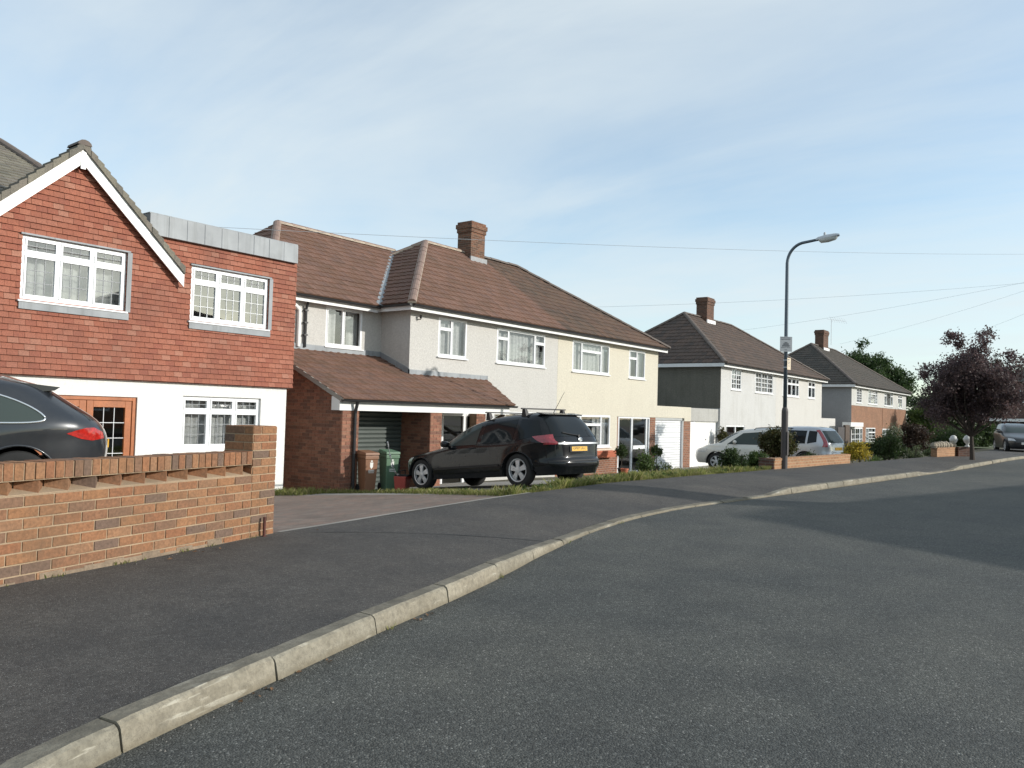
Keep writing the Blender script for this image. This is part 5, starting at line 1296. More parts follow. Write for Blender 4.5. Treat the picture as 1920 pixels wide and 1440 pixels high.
for xx in (.92, -.02):
    m = MB(); m.bar((xx, -.66, 1.575), (xx, .66, 1.575), .035, .022)
    for sg in (-1, 1): m.hexa([(xx - .06, sg * .60, 1.43), (xx + .06, sg * .60, 1.43), (xx + .06, sg * .52, 1.47), (xx - .06, sg * .52, 1.47), (xx - .03, sg * .6, 1.575), (xx + .03, sg * .6, 1.575), (xx + .03, sg * .54, 1.575), (xx - .03, sg * .54, 1.575)])
    m.build('roof_bar', 'dark', c1.T)
m = MB(); m.tube([(-.25, 0, 1.48), (-.55, 0, 1.86)], [.006, .003], 6); m.build('radio_mast', 'dark', c1.T)
c1.seam([(.98, .98), (.98, .7), (.93, .42), (.9, .28)]); c1.seam([(2.0, .9), (2.02, .6), (1.98, .3)]); c1.seam([(1.9, .955), (1, .945), (0, .96), (-.5, 1.0)])
c1.both('side_moulding', 'dark', lambda m, sg: c1.side(m, [(.45, .42), (2.25, .40), (2.25, .445), (.45, .465)], sg, .012))
for xw in (0, 2.7): c1.both('arch_lip', 'car_black', lambda m, sg: c1.strip(m, [(xw + .372 * math.cos(t), .315 + .372 * math.sin(t)) for t in [R(5) + R(170) * i / 16 for i in range(17)]], sg, .012, 0))
for sg in (-1, 1):
    m = MB(); y = sg * (c1.Y(1.15, .88) + .02); m.tube([(1.22, y - sg * .02, .885), (1.2, y + sg * .01, .885), (1.06, y + sg * .01, .885), (1.04, y - sg * .02, .885)], .012, 6); m.build('door_handle', 'car_black', c1.T)
    c1.part('headlamp', 'clearlamp', lambda m: (c1.side(m, [(3.0, .72), (3.34, .70), (3.3, .62), (3.12, .62)], sg, .006), c1.end(m, [(sg * .5, .62), (sg * .74, .60), (sg * .72, .72), (sg * .55, .70)], True, .006)))
c1.mirrors(1.86, .97, 'car_black'); c1.zscale([(.2, .2), (.68, .655), (.98, .84), (1.1, .95), (1.505, 1.40), (1.6, 1.495)])

# dark metallic SUV behind the wall (tail in frame)
suv = dict(wb=2.895, rw=.38, rr=.255, ra=.435, spokes=5, sw=.05,
  xf=[(.28, 3.7), (.45, 3.8), (.65, 3.8), (.82, 3.68), (.93, 3.4), (1.0, 3.05), (1.06, 2.65), (1.12, 2.4), (1.25, 2.15), (1.4, 1.85), (1.52, 1.55), (1.6, 1.2), (1.655, .75), (1.68, .3)],
  xr=[(.28, -.72), (.4, -.92), (.55, -1.0), (.7, -1.03), (.85, -1.03), (.98, -1.0), (1.08, -.94), (1.16, -.86), (1.25, -.73), (1.35, -.57), (1.45, -.42), (1.52, -.31), (1.57, -.22), (1.63, .1), (1.665, .5), (1.68, .8)][:15] + [(1.68, .1)],
  W=[(.28, .90), (.45, .955), (.65, .968), (.85, .965), (1.0, .95), (1.1, .92), (1.2, .875), (1.3, .825), (1.4, .775), (1.5, .715), (1.57, .64), (1.63, .52), (1.665, .38), (1.68, .28)],
  pf=[(.28, 3.4), (.9, 3.6), (1.1, 5), (1.7, 4)], pr=[(.28, 3.2), (.9, 3.4), (1.2, 3.8), (1.7, 3.6)], ns=110)
suv['xr'] = [(.28, -.72), (.4, -.92), (.55, -1.0), (.7, -1.03), (.85, -1.03), (.98, -1.0), (1.08, -.94), (1.16, -.86), (1.25, -.73), (1.35, -.57), (1.45, -.42), (1.52, -.31), (1.57, -.2), (1.62, .0), (1.66, .12), (1.68, .22)]
hs_ = R(160); tail = Vector((5.32, 11.0, 0)); rear_axle = tail + Vector((math.cos(hs_), math.sin(hs_), 0)) * 1.0
c2 = Car('suv_car', 'black metallic SUV with bright window trim and red tail lamp behind the brick wall', 'car', (rear_axle.x, rear_axle.y, -.005), hs_, R(-.5), suv, 'suv_black')
gp_ = c2.smooth_poly([(-.26, 1.16), (-.06, 1.31), (.3, 1.44), (.8, 1.515), (1.3, 1.49), (1.75, 1.34), (2.1, 1.12), (1.4, 1.07), (.5, 1.085), (-.1, 1.10)], 5)
c2.both('side_window', 'carglass_s', lambda m, sg: c2.side(m, gp_, sg))
c2.both('window_trim', 'chrome', lambda m, sg: c2.strip(m, gp_ + gp_[:1], sg, .014, .006))
c2.both('window_pillar', 'dark', lambda m, sg: c2.side(m, [(.43, 1.09), (.53, 1.09), (.40, 1.45), (.32, 1.44)], sg, .007))
c2.part('rear_window', 'carglass', lambda m: c2.end(m, [(-.62, 1.14), (.62, 1.14), (.52, 1.46), (-.52, 1.46)]))
m = MB(); m.prism([(.18, 0, 1.60), (-.42, 0, 1.545), (-.36, 0, 1.50), (-.2, 0, 1.48), (.1, 0, 1.56)], (0, .56, 0)); m.prism([(.18, 0, 1.60), (-.42, 0, 1.545), (-.36, 0, 1.50), (-.2, 0, 1.48), (.1, 0, 1.56)], (0, -.56, 0)); m.build('spoiler', 'suv_black', c2.T)
for sg in (-1, 1):
    lo_ = [(-.50, .972), (-.60, 1.01), (-.72, 1.045), (-.82, 1.05), (-.93, .99), (-.95, .91), (-.80, .885), (-.66, .91)]
    c2.part('tail_lamp', 'taillamp', lambda m: c2.side(m, lo_, sg, .008, .03))
    m = MB(); y = sg * (c2.Y(.62, 1.0) + .02); m.tube([(.52, y - sg * .015, .985), (.58, y + sg * .012, .99), (.72, y + sg * .012, .99), (.78, y - sg * .015, .985)], .016, 6); m.build('door_handle', 'satintrim', c2.T)
for xw in (0, 2.895): c2.both('arch_lip', 'suv_black', lambda m, sg: c2.strip(m, [(xw + .445 * math.cos(t), .38 + .445 * math.sin(t)) for t in [R(2) + R(176) * i / 20 for i in range(21)]], sg, .016, 0))
c2.seam([(.42, 1.07), (.44, .95), (.40, .85), (.44, .7)]); c2.seam([(.44, .7), (.52, .6)])
m = MB(); xp = c2.X(0, .9, False); m.box(xp - .015, xp, -.26, .26, .78, .89); m.build('number_plate', 'plate', c2.T)
c2.mirrors(2.05, 1.1, 'suv_black')

# two pale cars on the drives behind the shrubs
box = dict(wb=2.62, rw=.345, rr=.225, ra=.40, spokes=6, sw=.035, ns=70,
  xf=[(.28, 3.42), (.45, 3.5), (.65, 3.5), (.8, 3.42), (.9, 3.2), (.97, 2.85), (1.04, 2.4), (1.12, 2.22), (1.3, 1.95), (1.45, 1.68), (1.55, 1.45), (1.62, 1.15), (1.66, .7)],
  xr=[(.28, -.8), (.45, -.92), (.6, -.94), (.75, -.90), (.95, -.88), (1.1, -.84), (1.3, -.72), (1.45, -.62), (1.55, -.54), (1.62, -.38), (1.66, 0)],
  W=[(.28, .82), (.45, .87), (.7, .885), (.9, .88), (1.0, .86), (1.15, .82), (1.3, .775), (1.45, .72), (1.55, .66), (1.62, .56), (1.66, .4)],
  pf=[(.28, 3.6), (.9, 4), (1.1, 6), (1.7, 5)], pr=[(.28, 5), (1, 6), (1.7, 5)])
x, n_ = 31.05, 8.5
c3 = Car('suv_car', 'silver four by four with tall red tail lamps, behind the low orange wall', 'car', (x + .2, 9.3, -.47), R(79), R(1.5), box, 'car_silver')
for q in ([(-.1, 1.02), (-.45, 1.08), (-.42, 1.48), (-.12, 1.5)], [(.85, 1.02), (-.02, 1.02), (-.04, 1.5), (.82, 1.52)], [(1.95, 1.03), (.93, 1.02), (.9, 1.52), (1.45, 1.46)]): c3.both('side_window', 'carglass', lambda m, sg: c3.side(m, q, sg))
c3.part('rear_window', 'carglass_s', lambda m: c3.end(m, [(-.62, 1.06), (.62, 1.06), (.54, 1.5), (-.54, 1.5)]))
for sg in (-1, 1): c3.part('tail_lamp', 'taillamp_p', lambda m: (c3.end(m, [(sg * .68, .9), (sg * .79, .9), (sg * .645, 1.52), (sg * .57, 1.54)], off=.01, cell=.04)))
m = MB(); xp = c3.X(0, .85, False); m.box(xp - .015, xp, -.26, .26, .78, .89); m.build('number_plate', 'plate', c3.T)
c3.part('bumper_strip', 'dark', lambda m: c3.end(m, [(-.78, .52), (.78, .52), (.78, .57), (-.78, .57)], off=.01)); c3.mirrors(1.95, 1.05, 'car_silver')
c4 = Car('suv_car', 'pearl white estate type car with roof rails parked behind the round bush', 'car', (31.3, 10.35, -.58), R(106), R(1), dict(box, xf=[(z, x + (.32 if z > 1.02 else .2 if z > .95 else 0)) for z, x in box['xf']]), 'car_white')
for q in ([(-.1, 1.02), (-.5, 1.08), (-.42, 1.42), (-.12, 1.5)], [(.85, 1.02), (-.02, 1.02), (-.04, 1.5), (.82, 1.52)], [(2.22, 1.03), (.93, 1.02), (.9, 1.52), (1.62, 1.46)]): c4.both('side_window', 'carglass_s', lambda m, sg: c4.side(m, q, sg))
c4.part('windscreen', 'carglass_s', lambda m: c4.end(m, [(-.74, 1.07), (.74, 1.07), (.62, 1.52), (-.62, 1.52)], True)); c4.part('rear_window', 'carglass', lambda m: c4.end(m, [(-.62, 1.06), (.62, 1.06), (.54, 1.5), (-.54, 1.5)]))
for sg in (-1, 1):
    m = MB(); m.tube([(1.25, sg * .6, 1.56), (1.15, sg * .6, 1.66), (.3, sg * .62, 1.70), (-.3, sg * .6, 1.67), (-.38, sg * .58, 1.58)], .018, 6); m.build('roof_rail', 'dark', c4.T)
    c4.part('headlamp', 'clearlamp', lambda m: (c4.side(m, [(2.9, .82), (3.2, .84), (3.3, .70), (3.1, .70)], sg, .008), c4.end(m, [(sg * .5, .70), (sg * .8, .70), (sg * .76, .84), (sg * .55, .82)], True, .008)))
    c4.part('tail_lamp', 'taillamp', lambda m: c4.end(m, [(sg * .62, .9), (sg * .82, .9), (sg * .78, 1.2), (sg * .68, 1.2)], off=.008))
c4.mirrors(1.95, 1.05, 'car_white')
# dark car by the far house
xs_, n_s = at_z(1893, 847, .12)
c5 = Car('hatchback_car', 'dark car parked in the shade in front of the far garage', 'car', (xs_ + 3.2, n_s + .2, .09), R(196), 0, dict(est, ns=60), 'car_dark')
c5.part('windscreen', 'carglass_s', lambda m: c5.end(m, [(-.7, 1.0), (.7, 1.0), (.56, 1.40), (-.56, 1.40)], True)); c5.both('side_window', 'carglass', lambda m, sg: c5.side(m, [(1.9, 1.0), (-.4, 1.03), (-.35, 1.36), (1.28, 1.36)][::-1], sg))
for sg in (-1, 1): c5.part('headlamp', 'clearlamp', lambda m: (c5.side(m, [(3.0, .72), (3.34, .70), (3.3, .60), (3.1, .60)], sg, .006), c5.end(m, [(sg * .48, .60), (sg * .76, .60), (sg * .72, .72), (sg * .55, .70)], True, .006)))
m = MB(); xp = c5.X(0, .5, True); m.box(xp, xp + .012, -.26, .26, .42, .53); m.build('number_plate', 'binprint', c5.T); c5.mirrors(1.86, .97, 'car_dark')

# ------------------------------------------------------------------ planting
def leaves(m, c, rad, count, size, clumps=14, spread=.33, rnd=random, flat=0.0, aspect=.55, surf=.55):
    c = Vector(c); cl = []
    for i in range(clumps):
        while True:
            v = Vector((rnd.uniform(-1, 1), rnd.uniform(-1, 1), rnd.uniform(-1, 1)))
            if .15 < v.length < 1: break
        v = v.normalized() * (v.length ** surf) * rnd.uniform(.75, 1.04); cl.append((Vector((v.x * rad[0], v.y * rad[1], v.z * rad[2])), rnd.uniform(.6, 1.25)))
    mr = sum(rad) / 3
    for i in range(count):
        b, k = rnd.choice(cl); g = Vector((rnd.gauss(0, 1), rnd.gauss(0, 1), rnd.gauss(0, 1) * .8)) * (mr * spread * k * .6)
        p = c + b * rnd.uniform(.55, 1) + g
        n = Vector((rnd.gauss(0, 1), rnd.gauss(0, 1), rnd.gauss(0, 1) + flat)).normalized(); t = n.orthogonal().normalized()
        t = (t * math.cos(a_) + n.cross(t) * math.sin(a_)) if (a_ := rnd.uniform(0, 6.28)) is not None else t
        s_ = size * rnd.uniform(.6, 1.35); w = n.cross(t) * (s_ * aspect * .5); l = t * s_
        m.add([p, p + l * .5 + w + n * s_ * .08, p + l, p + l * .5 - w + n * s_ * .08], [(0, 1, 2, 3)])
def shrub(name, label, cat, px, n, y_top, y_bot, wpx, count, size, mat, group=None, clumps=14, depth=1.0, stems=6, base=None, spread=.33):
    x, zt = at(px, y_top, n); _, zb_ = at(px, y_bot, n); x0 = at(px - wpx / 2, (y_top + y_bot) / 2, n)[0]; x1 = at(px + wpx / 2, (y_top + y_bot) / 2, n)[0]
    d = (Vector((x, n, 0)) - EYE).dot(CF); rw = wpx / 2 * d / F; h = zt - zb_; zg_ = gz(x, n) if base is None else base
    T = thing(name, label, cat, (x, n, zg_), group=group)
    m = MB(); leaves(m, (x, n, zb_ + h * .52), (rw * .86, rw * .86 * depth, h * .43), count, size, clumps, spread); m.build('foliage', mat, T)
    m = MB()
    for i in range(stems):
        a = random.uniform(0, 6.28); r = random.uniform(.2, .7) * rw
        m.tube([(x + .05 * math.cos(a), n + .05 * math.sin(a), zg_ - .05), (x + r * .5 * math.cos(a), n + r * .5 * math.sin(a), zg_ + (zb_ + h * .5 - zg_) * .6), (x + r * math.cos(a), n + r * math.sin(a), zb_ + h * .75)], [.014, .01, .005], 5)
    m.build('stem', 'bark', T)
    return T
shrub('bush', 'large round bronze green bush behind the orange wall, beside the lamp post', 'bush', 1459, 8.0, 797, 868, 86, 11000, .075, 'leaf_olive', clumps=90, spread=.24)
shrub('shrub', 'dark green shrub left of the round bush, in front of the white car', 'shrub', 1378, 7.75, 838, 888, 70, 4200, .06, 'leaf_dark', clumps=30, spread=.28)
shrub('shrub', 'mid green leafy shrub at the left end of the orange wall', 'shrub', 1421, 7.5, 846, 884, 56, 3200, .06, 'leaf_mid', clumps=26, spread=.28)
shrub('shrub', 'small dark shrub on top of the orange wall by the silver car', 'shrub', 1520, 8.2, 842, 872, 40, 900, .05, 'leaf_dark', clumps=9)
shrub('shrub', 'loose leggy green shrub on the grass in front of the white garage door', 'shrub', 1213, 10.2, 852, 892, 62, 1700, .06, 'leaf_mid', clumps=12, spread=.42)
shrub('shrub', 'thin sprawling plant right of the leggy shrub by the white garage', 'shrub', 1252, 10.4, 864, 892, 34, 420, .05, 'leaf_mid', clumps=7, spread=.5)
shrub('climber', 'climbing plant up the white wall left of the patio door', 'climbing plant', 1356, 14.75, 790, 862, 24, 1500, .1, 'leaf_olive', clumps=16, depth=.4)
shrub('bush', 'bright golden yellow bush at the right end of the orange wall', 'bush', 1607, 7.3, 828, 872, 58, 4200, .075, 'leaf_yellow', clumps=34, spread=.28)
shrub('hedge', 'low green edging plants under the yellow and dark bushes', 'hedge', 1640, 6.95, 860, 874, 110, 1500, .06, 'leaf_mid', clumps=20, depth=.25)
shrub('bush', 'big dark glossy evergreen bush right of the yellow bush', 'bush', 1664, 7.4, 814, 868, 84, 8000, .085, 'leaf_dark', clumps=60, spread=.26)
shrub('shrub', 'pale grey green shrub right of the dark evergreen bush', 'shrub', 1712, 7.1, 832, 866, 50, 1500, .07, 'leaf_pale', clumps=14)
shrub('shrub', 'tall reddish brown shrub behind the evergreen bush', 'shrub', 1712, 8.6, 788, 856, 74, 5500, .1, 'leaf_red', clumps=40, spread=.3)
shrub('shrub', 'white flecked tall shrub beside the reddish one, before the far window', 'shrub', 1672, 9.4, 789, 850, 50, 2000, .09, 'leaf_var', clumps=16)
shrub('shrub', 'yellowish green low plants before the far orange wall', 'shrub', 1748, 6.5, 838, 858, 44, 1200, .07, 'leaf_pale', clumps=12)
# clipped standards by the glazed porch
for px, py, lab, pot in ((1166, 846, 'clipped ball standard in a dark pot left of the glazed porch door', True), (1231, 846, 'clipped ball standard between the glazed porch and the white garage', False)):
    n = 14.2; x, z = at(px, py, n); T = thing('topiary', lab, 'topiary', (x, n, gz(x, n)))
    m = MB(); leaves(m, (x, n, z), (.29, .29, .27), 1500, .06, 40, .2); m.build('foliage', 'leaf_dark', T)
    m = MB(); m.tube([(x, n, gz(x, n)), (x, n, z)], .02, 6); m.build('stem', 'bark', T)
    m = MB(); z0 = gz(x, n); m.lathe([(.1, 0), (.13, .2), (.15, .2), (.15, .24), (.12, .24), (.11, .15)], (x, n, z0), k=18); m.build('pot', 'dark', T)
x, z = at(1171, 880, 12.9); m = MB(); m.lathe([(.09, 0), (.12, .24), (.135, .24), (.135, .28), (.11, .28), (.1, .2)], (x, 12.9, gz(x, 12.9)), k=18)
tag(m.build('flower_pot', 'terracotta', None, loc=(x, 12.9, gz(x, 12.9))), 'plain terracotta flower pot on the ground before the glazed porch', 'flower pot')

def tree(name, label, base, height, crown, count, leaf, mat, trunk_r=.09, limbs=9, group=None, trunk_h=None, clump_r=.34, fill=0, lean=(0, 0), emax=1.0):
    T = thing(name, label, 'tree', base, group=group); b = Vector(base); th = trunk_h or height * .3
    cx, cy, rz = crown; cz = b.z + th + (height - th) * .5; cc = Vector((b.x + lean[0], b.y + lean[1], cz)); hz_ = (height - th) * .52
    m = MB(); lf = MB(); top = Vector((b.x + lean[0] * .4, b.y + lean[1] * .4, b.z + th))
    m.tube([b - Vector((0, 0, .2)), b + Vector((0, 0, .1)), b.lerp(top, .6), top], [trunk_r * 1.3, trunk_r, trunk_r * .85, trunk_r * .7], 9)
    for i in range(limbs):
        a = 6.283 * i / limbs + random.uniform(-.3, .3); e = random.uniform(-.5, emax); rr = math.sqrt(max(.1, 1 - min(.95, e * e)))
        tip = cc + Vector((cx * rr * math.cos(a) * random.uniform(.7, 1.02), cy * rr * math.sin(a) * random.uniform(.7, 1.02), hz_ * e))
        mid = top.lerp(tip, .5) + Vector((0, 0, -.08 * hz_)) + Vector((random.uniform(-.1, .1) * cx, random.uniform(-.1, .1) * cx, 0))
        m.tube([top - Vector((0, 0, .05)), mid, tip], [trunk_r * .5, trunk_r * .3, trunk_r * .07], 6)
        for k in range(4):
            t0 = mid.lerp(tip, random.uniform(.1, .8)); t1 = t0 + Vector((random.gauss(0, .17) * cx, random.gauss(0, .17) * cy, random.uniform(-.08, .24) * hz_)); m.tube([t0, t1], [trunk_r * .14, trunk_r * .04], 5)
            nn = count // (limbs * 6); r_ = clump_r * cx * random.uniform(.5, 1.05)
            leaves(lf, t1, (r_, r_, r_ * .8), nn, leaf, 5, .4)
        leaves(lf, tip, (clump_r * cx * .7, clump_r * cx * .7, clump_r * cx * .55), count // (limbs * 6), leaf, 5, .4)
        leaves(lf, mid.lerp(tip, .5), (clump_r * cx, clump_r * cx, clump_r * cx * .8), count // (limbs * 6), leaf, 6, .4)
    if fill: leaves(lf, cc, (cx * .78, cy * .78, hz_ * .72), int(count * fill), leaf, 70, .22)
    m.build('trunk', 'bark', T); lf.build('crown', mat, T); return T
tb = at_z(1823, 862, .13)
tree('plum_tree', 'dark purple leaved street tree at the far pavement edge', (tb[0], tb[1], .13), 4.75, (2.0, 2.0, 0), 27000, .095, 'leaf_purple', .085, 17, trunk_h=.9, clump_r=.3, fill=.6, emax=.95, lean=(.1, .1))
def far_tree(label, px, ytop, ybase, n, wpx, count, leaf, mat, base=-1.0, name='tree', th=.25, limbs=11, group='trees beyond the houses', clump=.36, fill=.5):
    x, zt = at(px, ytop, n); d = (Vector((x, n, 0)) - EYE).dot(CF); rw = wpx / 2 * d / F
    return tree(name, label, (x, n, base), zt - base, (rw, rw, 0), count, leaf, mat, .18, limbs, group, (zt - base) * th, clump, fill=fill, emax=.8)
far_tree('leafy green tree rising behind the roof of the far pair, left crown', 1605, 636, 800, 33, 100, 24000, .34, 'leaf_tree', limbs=17, clump=.42)
far_tree('leafy green tree behind the far pair, right crown nearer the purple tree', 1664, 655, 800, 30, 90, 22000, .34, 'leaf_tree', limbs=17, clump=.42)
shrub('evergreen_bush', 'tall dense dark evergreen filling the gap right of the far pair', 'evergreen', 1742, 15.5, 722, 852, 110, 15000, .22, 'leaf_dark', clumps=110, base=-.4, spread=.2)
shrub('evergreen_bush', 'dark evergreen right behind the purple tree trunk', 'evergreen', 1806, 13.5, 735, 852, 90, 12000, .2, 'leaf_dark', clumps=90, base=-.3, spread=.2)
shrub('hedge', 'green hedge top catching sun between the far pair and the purple tree', 'hedge', 1738, 12.2, 744, 850, 70, 8000, .16, 'leaf_mid', clumps=60, base=-.2, spread=.22)
shrub('hedge', 'dark low hedge behind the white urns and the purple tree trunk', 'hedge', 1795, 8.6, 792, 860, 130, 9000, .13, 'leaf_dark', clumps=80, base=.1, spread=.2)
shrub('hedge', 'dark hedge right of the purple tree trunk, left of the dark car', 'hedge', 1846, 7.2, 782, 850, 62, 7000, .14, 'leaf_dark', clumps=60, base=.1, spread=.22)
far_tree('brownish tree right of the purple tree, before the far house', 1874, 655, 850, 9.5, 70, 6500, .16, 'leaf_red', .1, 'tree', .2, 11, None, .34)
far_tree('soft green tree behind the purple tree, at the right edge', 1890, 668, 850, 16, 90, 16000, .24, 'leaf_tree', 0, 'tree', .15, 15, None, .42)
shrub('evergreen_bush', 'dark evergreen mass left of the far house, behind the dark car', 'evergreen', 1858, 11.0, 705, 850, 100, 12000, .2, 'leaf_dark', clumps=100, base=.1, spread=.2)
far_tree('bare twiggy tree showing above the third roof', 1447, 640, 800, 40, 56, 2600, .14, 'twig', -1, 'bare_tree', .3, 16, None, .3, 0)
# grass verge with weeds
random.seed(11)
m = MB()
def blade(x, y, z, h, w):
    a = random.uniform(0, 6.28); b = random.gauss(0, .35) * h; c = random.gauss(0, .35) * h; dx, dy = math.cos(a) * w / 2, math.sin(a) * w / 2
    m.add([(x - dx, y - dy, z - .01), (x + dx, y + dy, z - .01), (x + dx * .6 + b * .4, y + dy * .6 + c * .4, z + h * .6), (x + b, y + c, z + h)], [(0, 1, 2), (0, 2, 3)])
for i in range(17000):
    s_ = random.uniform(9.6, 20.8); q = random.random(); d = .03 + (.55 if s_ < 15.5 else 3.6) * q * q * random.uniform(.4, 1)
    if s_ < 11 and random.random() < .5: continue
    cl = .6 + .7 * (math.sin(s_ * 5.1) * math.sin(s_ * 2.3 + 1) + .5); y = nb(s_) + d; blade(s_, y, gz(s_, y), random.uniform(.03, .13) * max(.4, cl), .011)
for i in range(5200):
    t = random.random(); s_ = 9.75 + 1.45 * t + random.gauss(0, .11); y = 7.35 + 5.5 * t + random.uniform(-.1, .1); blade(s_, y, gz(s_, y), random.uniform(.02, .10), .011)
for i in range(2500):
    s_ = random.uniform(9.9, 11.3); y = random.uniform(12.6, 14.6); blade(s_, y, gz(s_, y), random.uniform(.04, .16), .012)
for i in range(2500):
    s_ = random.uniform(20.2, 26); y = nb(s_) + random.uniform(.5, 2.2); blade(s_, y, gz(s_, y), random.uniform(.05, .18), .012)
for i in range(27):
    if i < 22:
        t = random.random(); q = LWm @ Vector((-6.5 * t - .1, -.03, 0)); bx_, by_, bz_ = q.x, q.y, .145
    else: bx_ = random.choice([1.72, 2.64, 3.55, 4.47, 5.4, 7.2, 9.1]) + random.gauss(0, .05); by_ = nk(bx_) - .012; bz_ = 0
    for k in range(random.randint(3, 14)): blade(bx_ + random.gauss(0, .03), by_ + random.gauss(0, .008), bz_, random.uniform(.010, .04), .007)
struct(m.build('grass_verge', 'grass'), 'stuff')
m = MB()
for i in range(110):
    s_ = random.uniform(9.9, 20.3); y = nb(s_) + random.uniform(.05, .5) if random.random() < .7 or s_ > 11 else 7.4 + 3.6 * (s_ - 9.75); leaves(m, (s_, y, gz(s_, y) + .05), (.09, .09, .05), 26, .055, 4, .4)
struct(m.build('verge_weeds', 'leaf_mid'), 'stuff')
# low orange walls further along
def straight_wall(label, p, q, z0, z1, t, mat, extra=None):
    p, q = Vector((p[0], p[1], 0)), Vector((q[0], q[1], 0)); d = (q - p).normalized(); nn = Vector((-d.y, d.x, 0))
    T = thing('brick_wall', label, 'wall', (p.x, p.y, z0)); m = MB()
    m.hexa([p + Vector((0, 0, z0)), q + Vector((0, 0, z0)), q + nn * t + Vector((0, 0, z0)), p + nn * t + Vector((0, 0, z0)), p + Vector((0, 0, z1 - .06)), q + Vector((0, 0, z1 - .06)), q + nn * t + Vector((0, 0, z1 - .06)), p + nn * t + Vector((0, 0, z1 - .06))])
    m.build('brickwork', mat, T); m = MB(); e = nn * .012
    a, b, c, d_ = p - e, q - e, q + nn * t + e, p + nn * t + e
    m.hexa([v + Vector((0, 0, z1 - .058)) for v in (a, b, c, d_)] + [v + Vector((0, 0, z1)) for v in (a, b, c, d_)]); m.build('coping', mat, T); return T
MT['brick_or'] = m_brick_tex('brick_orange', [(.36, .19, .10), (.40, .215, .12), (.33, .175, .095)], (.42, .30, .19))
wl = at_z(1452, 881, .14); wr_ = at_z(1594, 869, .14)
zt_ = at(1594, 851.5, wr_[1])[1]
straight_wall('low orange brick garden wall behind the lamp post', wl, wr_, -.1, zt_, .22, 'brick_or')
T = straight_wall('short dark brick return at the left end of the orange garden wall', (wl[0] - .02, wl[1] + .4), (wl[0] - .02, wl[1] + .02), -.3, zt_, .2, 'brick_dk')
va = at_z(1757, 858, .13); vb = at_z(1795, 856, .13); zv = at(1775, 838, va[1])[1]
straight_wall('far orange garden wall topped with rockery plants', va, vb, -.1, zv, .22, 'brick_or')
va2 = at_z(1797, 856.5, .13); vb2 = at_z(1821, 857, .13); straight_wall('dark brick gate pier wall with a white urn, next to the purple tree', va2, vb2, -.1, zv + .02, .24, 'brick_dk')
for p, lab in ((vb, 'white stone urn ornament on the end of the far orange wall'), (vb2, 'white stone urn ornament on the dark gate pier')):
    m = MB(); m.lathe([(.1, 0), (.1, .04), (.05, .08), (.05, .12), (.13, .22), (.16, .34), (.13, .36), (.10, .44), (.03, .48)], (p[0] - .16, p[1] + .12, zv + (.021 if p is vb2 else .001)), k=16)
    tag(m.build('urn', 'stone_w', None, True, loc=(p[0] - .16, p[1] + .12, zv)), lab, 'urn')
m = MB(); random.seed(5)
for i in range(9):
    t = i / 9; x = va[0] + (vb[0] - va[0]) * t; y = va[1] + (vb[1] - va[1]) * t + .12
    r = random.uniform(.08, .17); m.lathe([(r * .7, -.02), (r, r * .5), (r * .8, r * 1.1), (r * .3, r * 1.5)], (x, y, zv), k=9)
tag(m.build('rockery', 'rockery', None, loc=(va[0], va[1], zv)), 'row of pale rockery stones on top of the far orange wall', 'rockery')
# dark gate post and panel by the fourth pair
x, z = at(1588, 800, 11.5); T = thing('fence_panel', 'dark timber fence panel and post by the far glazed door', 'fence', (x, 11.5, -.7))
x1 = at(1592, 800, 11.5)[0]; m = MB(); m.box(x - .25, x1 + .15, 11.5, 11.62, -.7, at(1588, 797, 11.5)[1]); m.build('post', 'darktimber', T)
m = MB()
for i in range(9): m.box(x - .27 - .13 * (i + 1) + .006, x - .27 - .13 * i, 11.54, 11.57, -.7, at(1588, 801, 11.5)[1])
m.build('panel', 'bitpaint', T)
# side gate beside the nearest house
x0, x1 = SW + .03, gs0 - .03; T = thing('side_gate', 'dark timber side gate in the passage between red tiled house and garage', 'gate', (x0, 16.5, -.6)); m = MB()
k = 7
for i in range(k): m.box(x0 + (x1 - x0) * i / k + .004, x0 + (x1 - x0) * (i + 1) / k - .004, 16.5, 16.525, -.7, 1.15)
m.build('boards', 'bitpaint', T); m = MB(); m.box(x0, x1, 16.526, 16.57, -.3, -.2); m.box(x0, x1, 16.526, 16.57, .8, .9); m.build('ledge', 'darktimber', T)

# ------------------------------------------------------------------ overhead cables
def cable(pts, lab, r=.0055):
    P = [EYE + ray(x, y) * t for x, y, t in pts]; a, b = P[0], P[-1]; n = 24; m = MB(); Q = []
    sag = (P[1] - a.lerp(b, (P[1] - a).dot(b - a) / (b - a).length_squared)).z if len(P) > 2 else -.35
    for i in range(n + 1):
        t = i / n; p = a.lerp(b, t); p.z += sag * 4 * t * (1 - t); Q.append(p)
    m.tube(Q, r, 5); o = m.build('cable', 'wire', None, loc=tuple(a)); tag(o, lab, 'cable', 'overhead cables'); return o
cable([(296, 420, 17.4), (2160, 472, 44)], 'overhead cable from the red tiled house, passing in front of the tall chimney')
cable([(1060, 577, 46), (2160, 508, 46)], 'overhead cable starting at the brown roof ridge and crossing the lamp post')
cable([(1370, 622, 60), (2160, 478, 46)], 'overhead cable starting behind the third roof, just above the twiggy tree')
cable([(1575, 645, 70), (2160, 462, 46)], 'overhead cable above the far aerial, rising to the right')
cable([(1815, 628, 60), (2160, 470, 46)], 'short overhead cable above the purple tree')

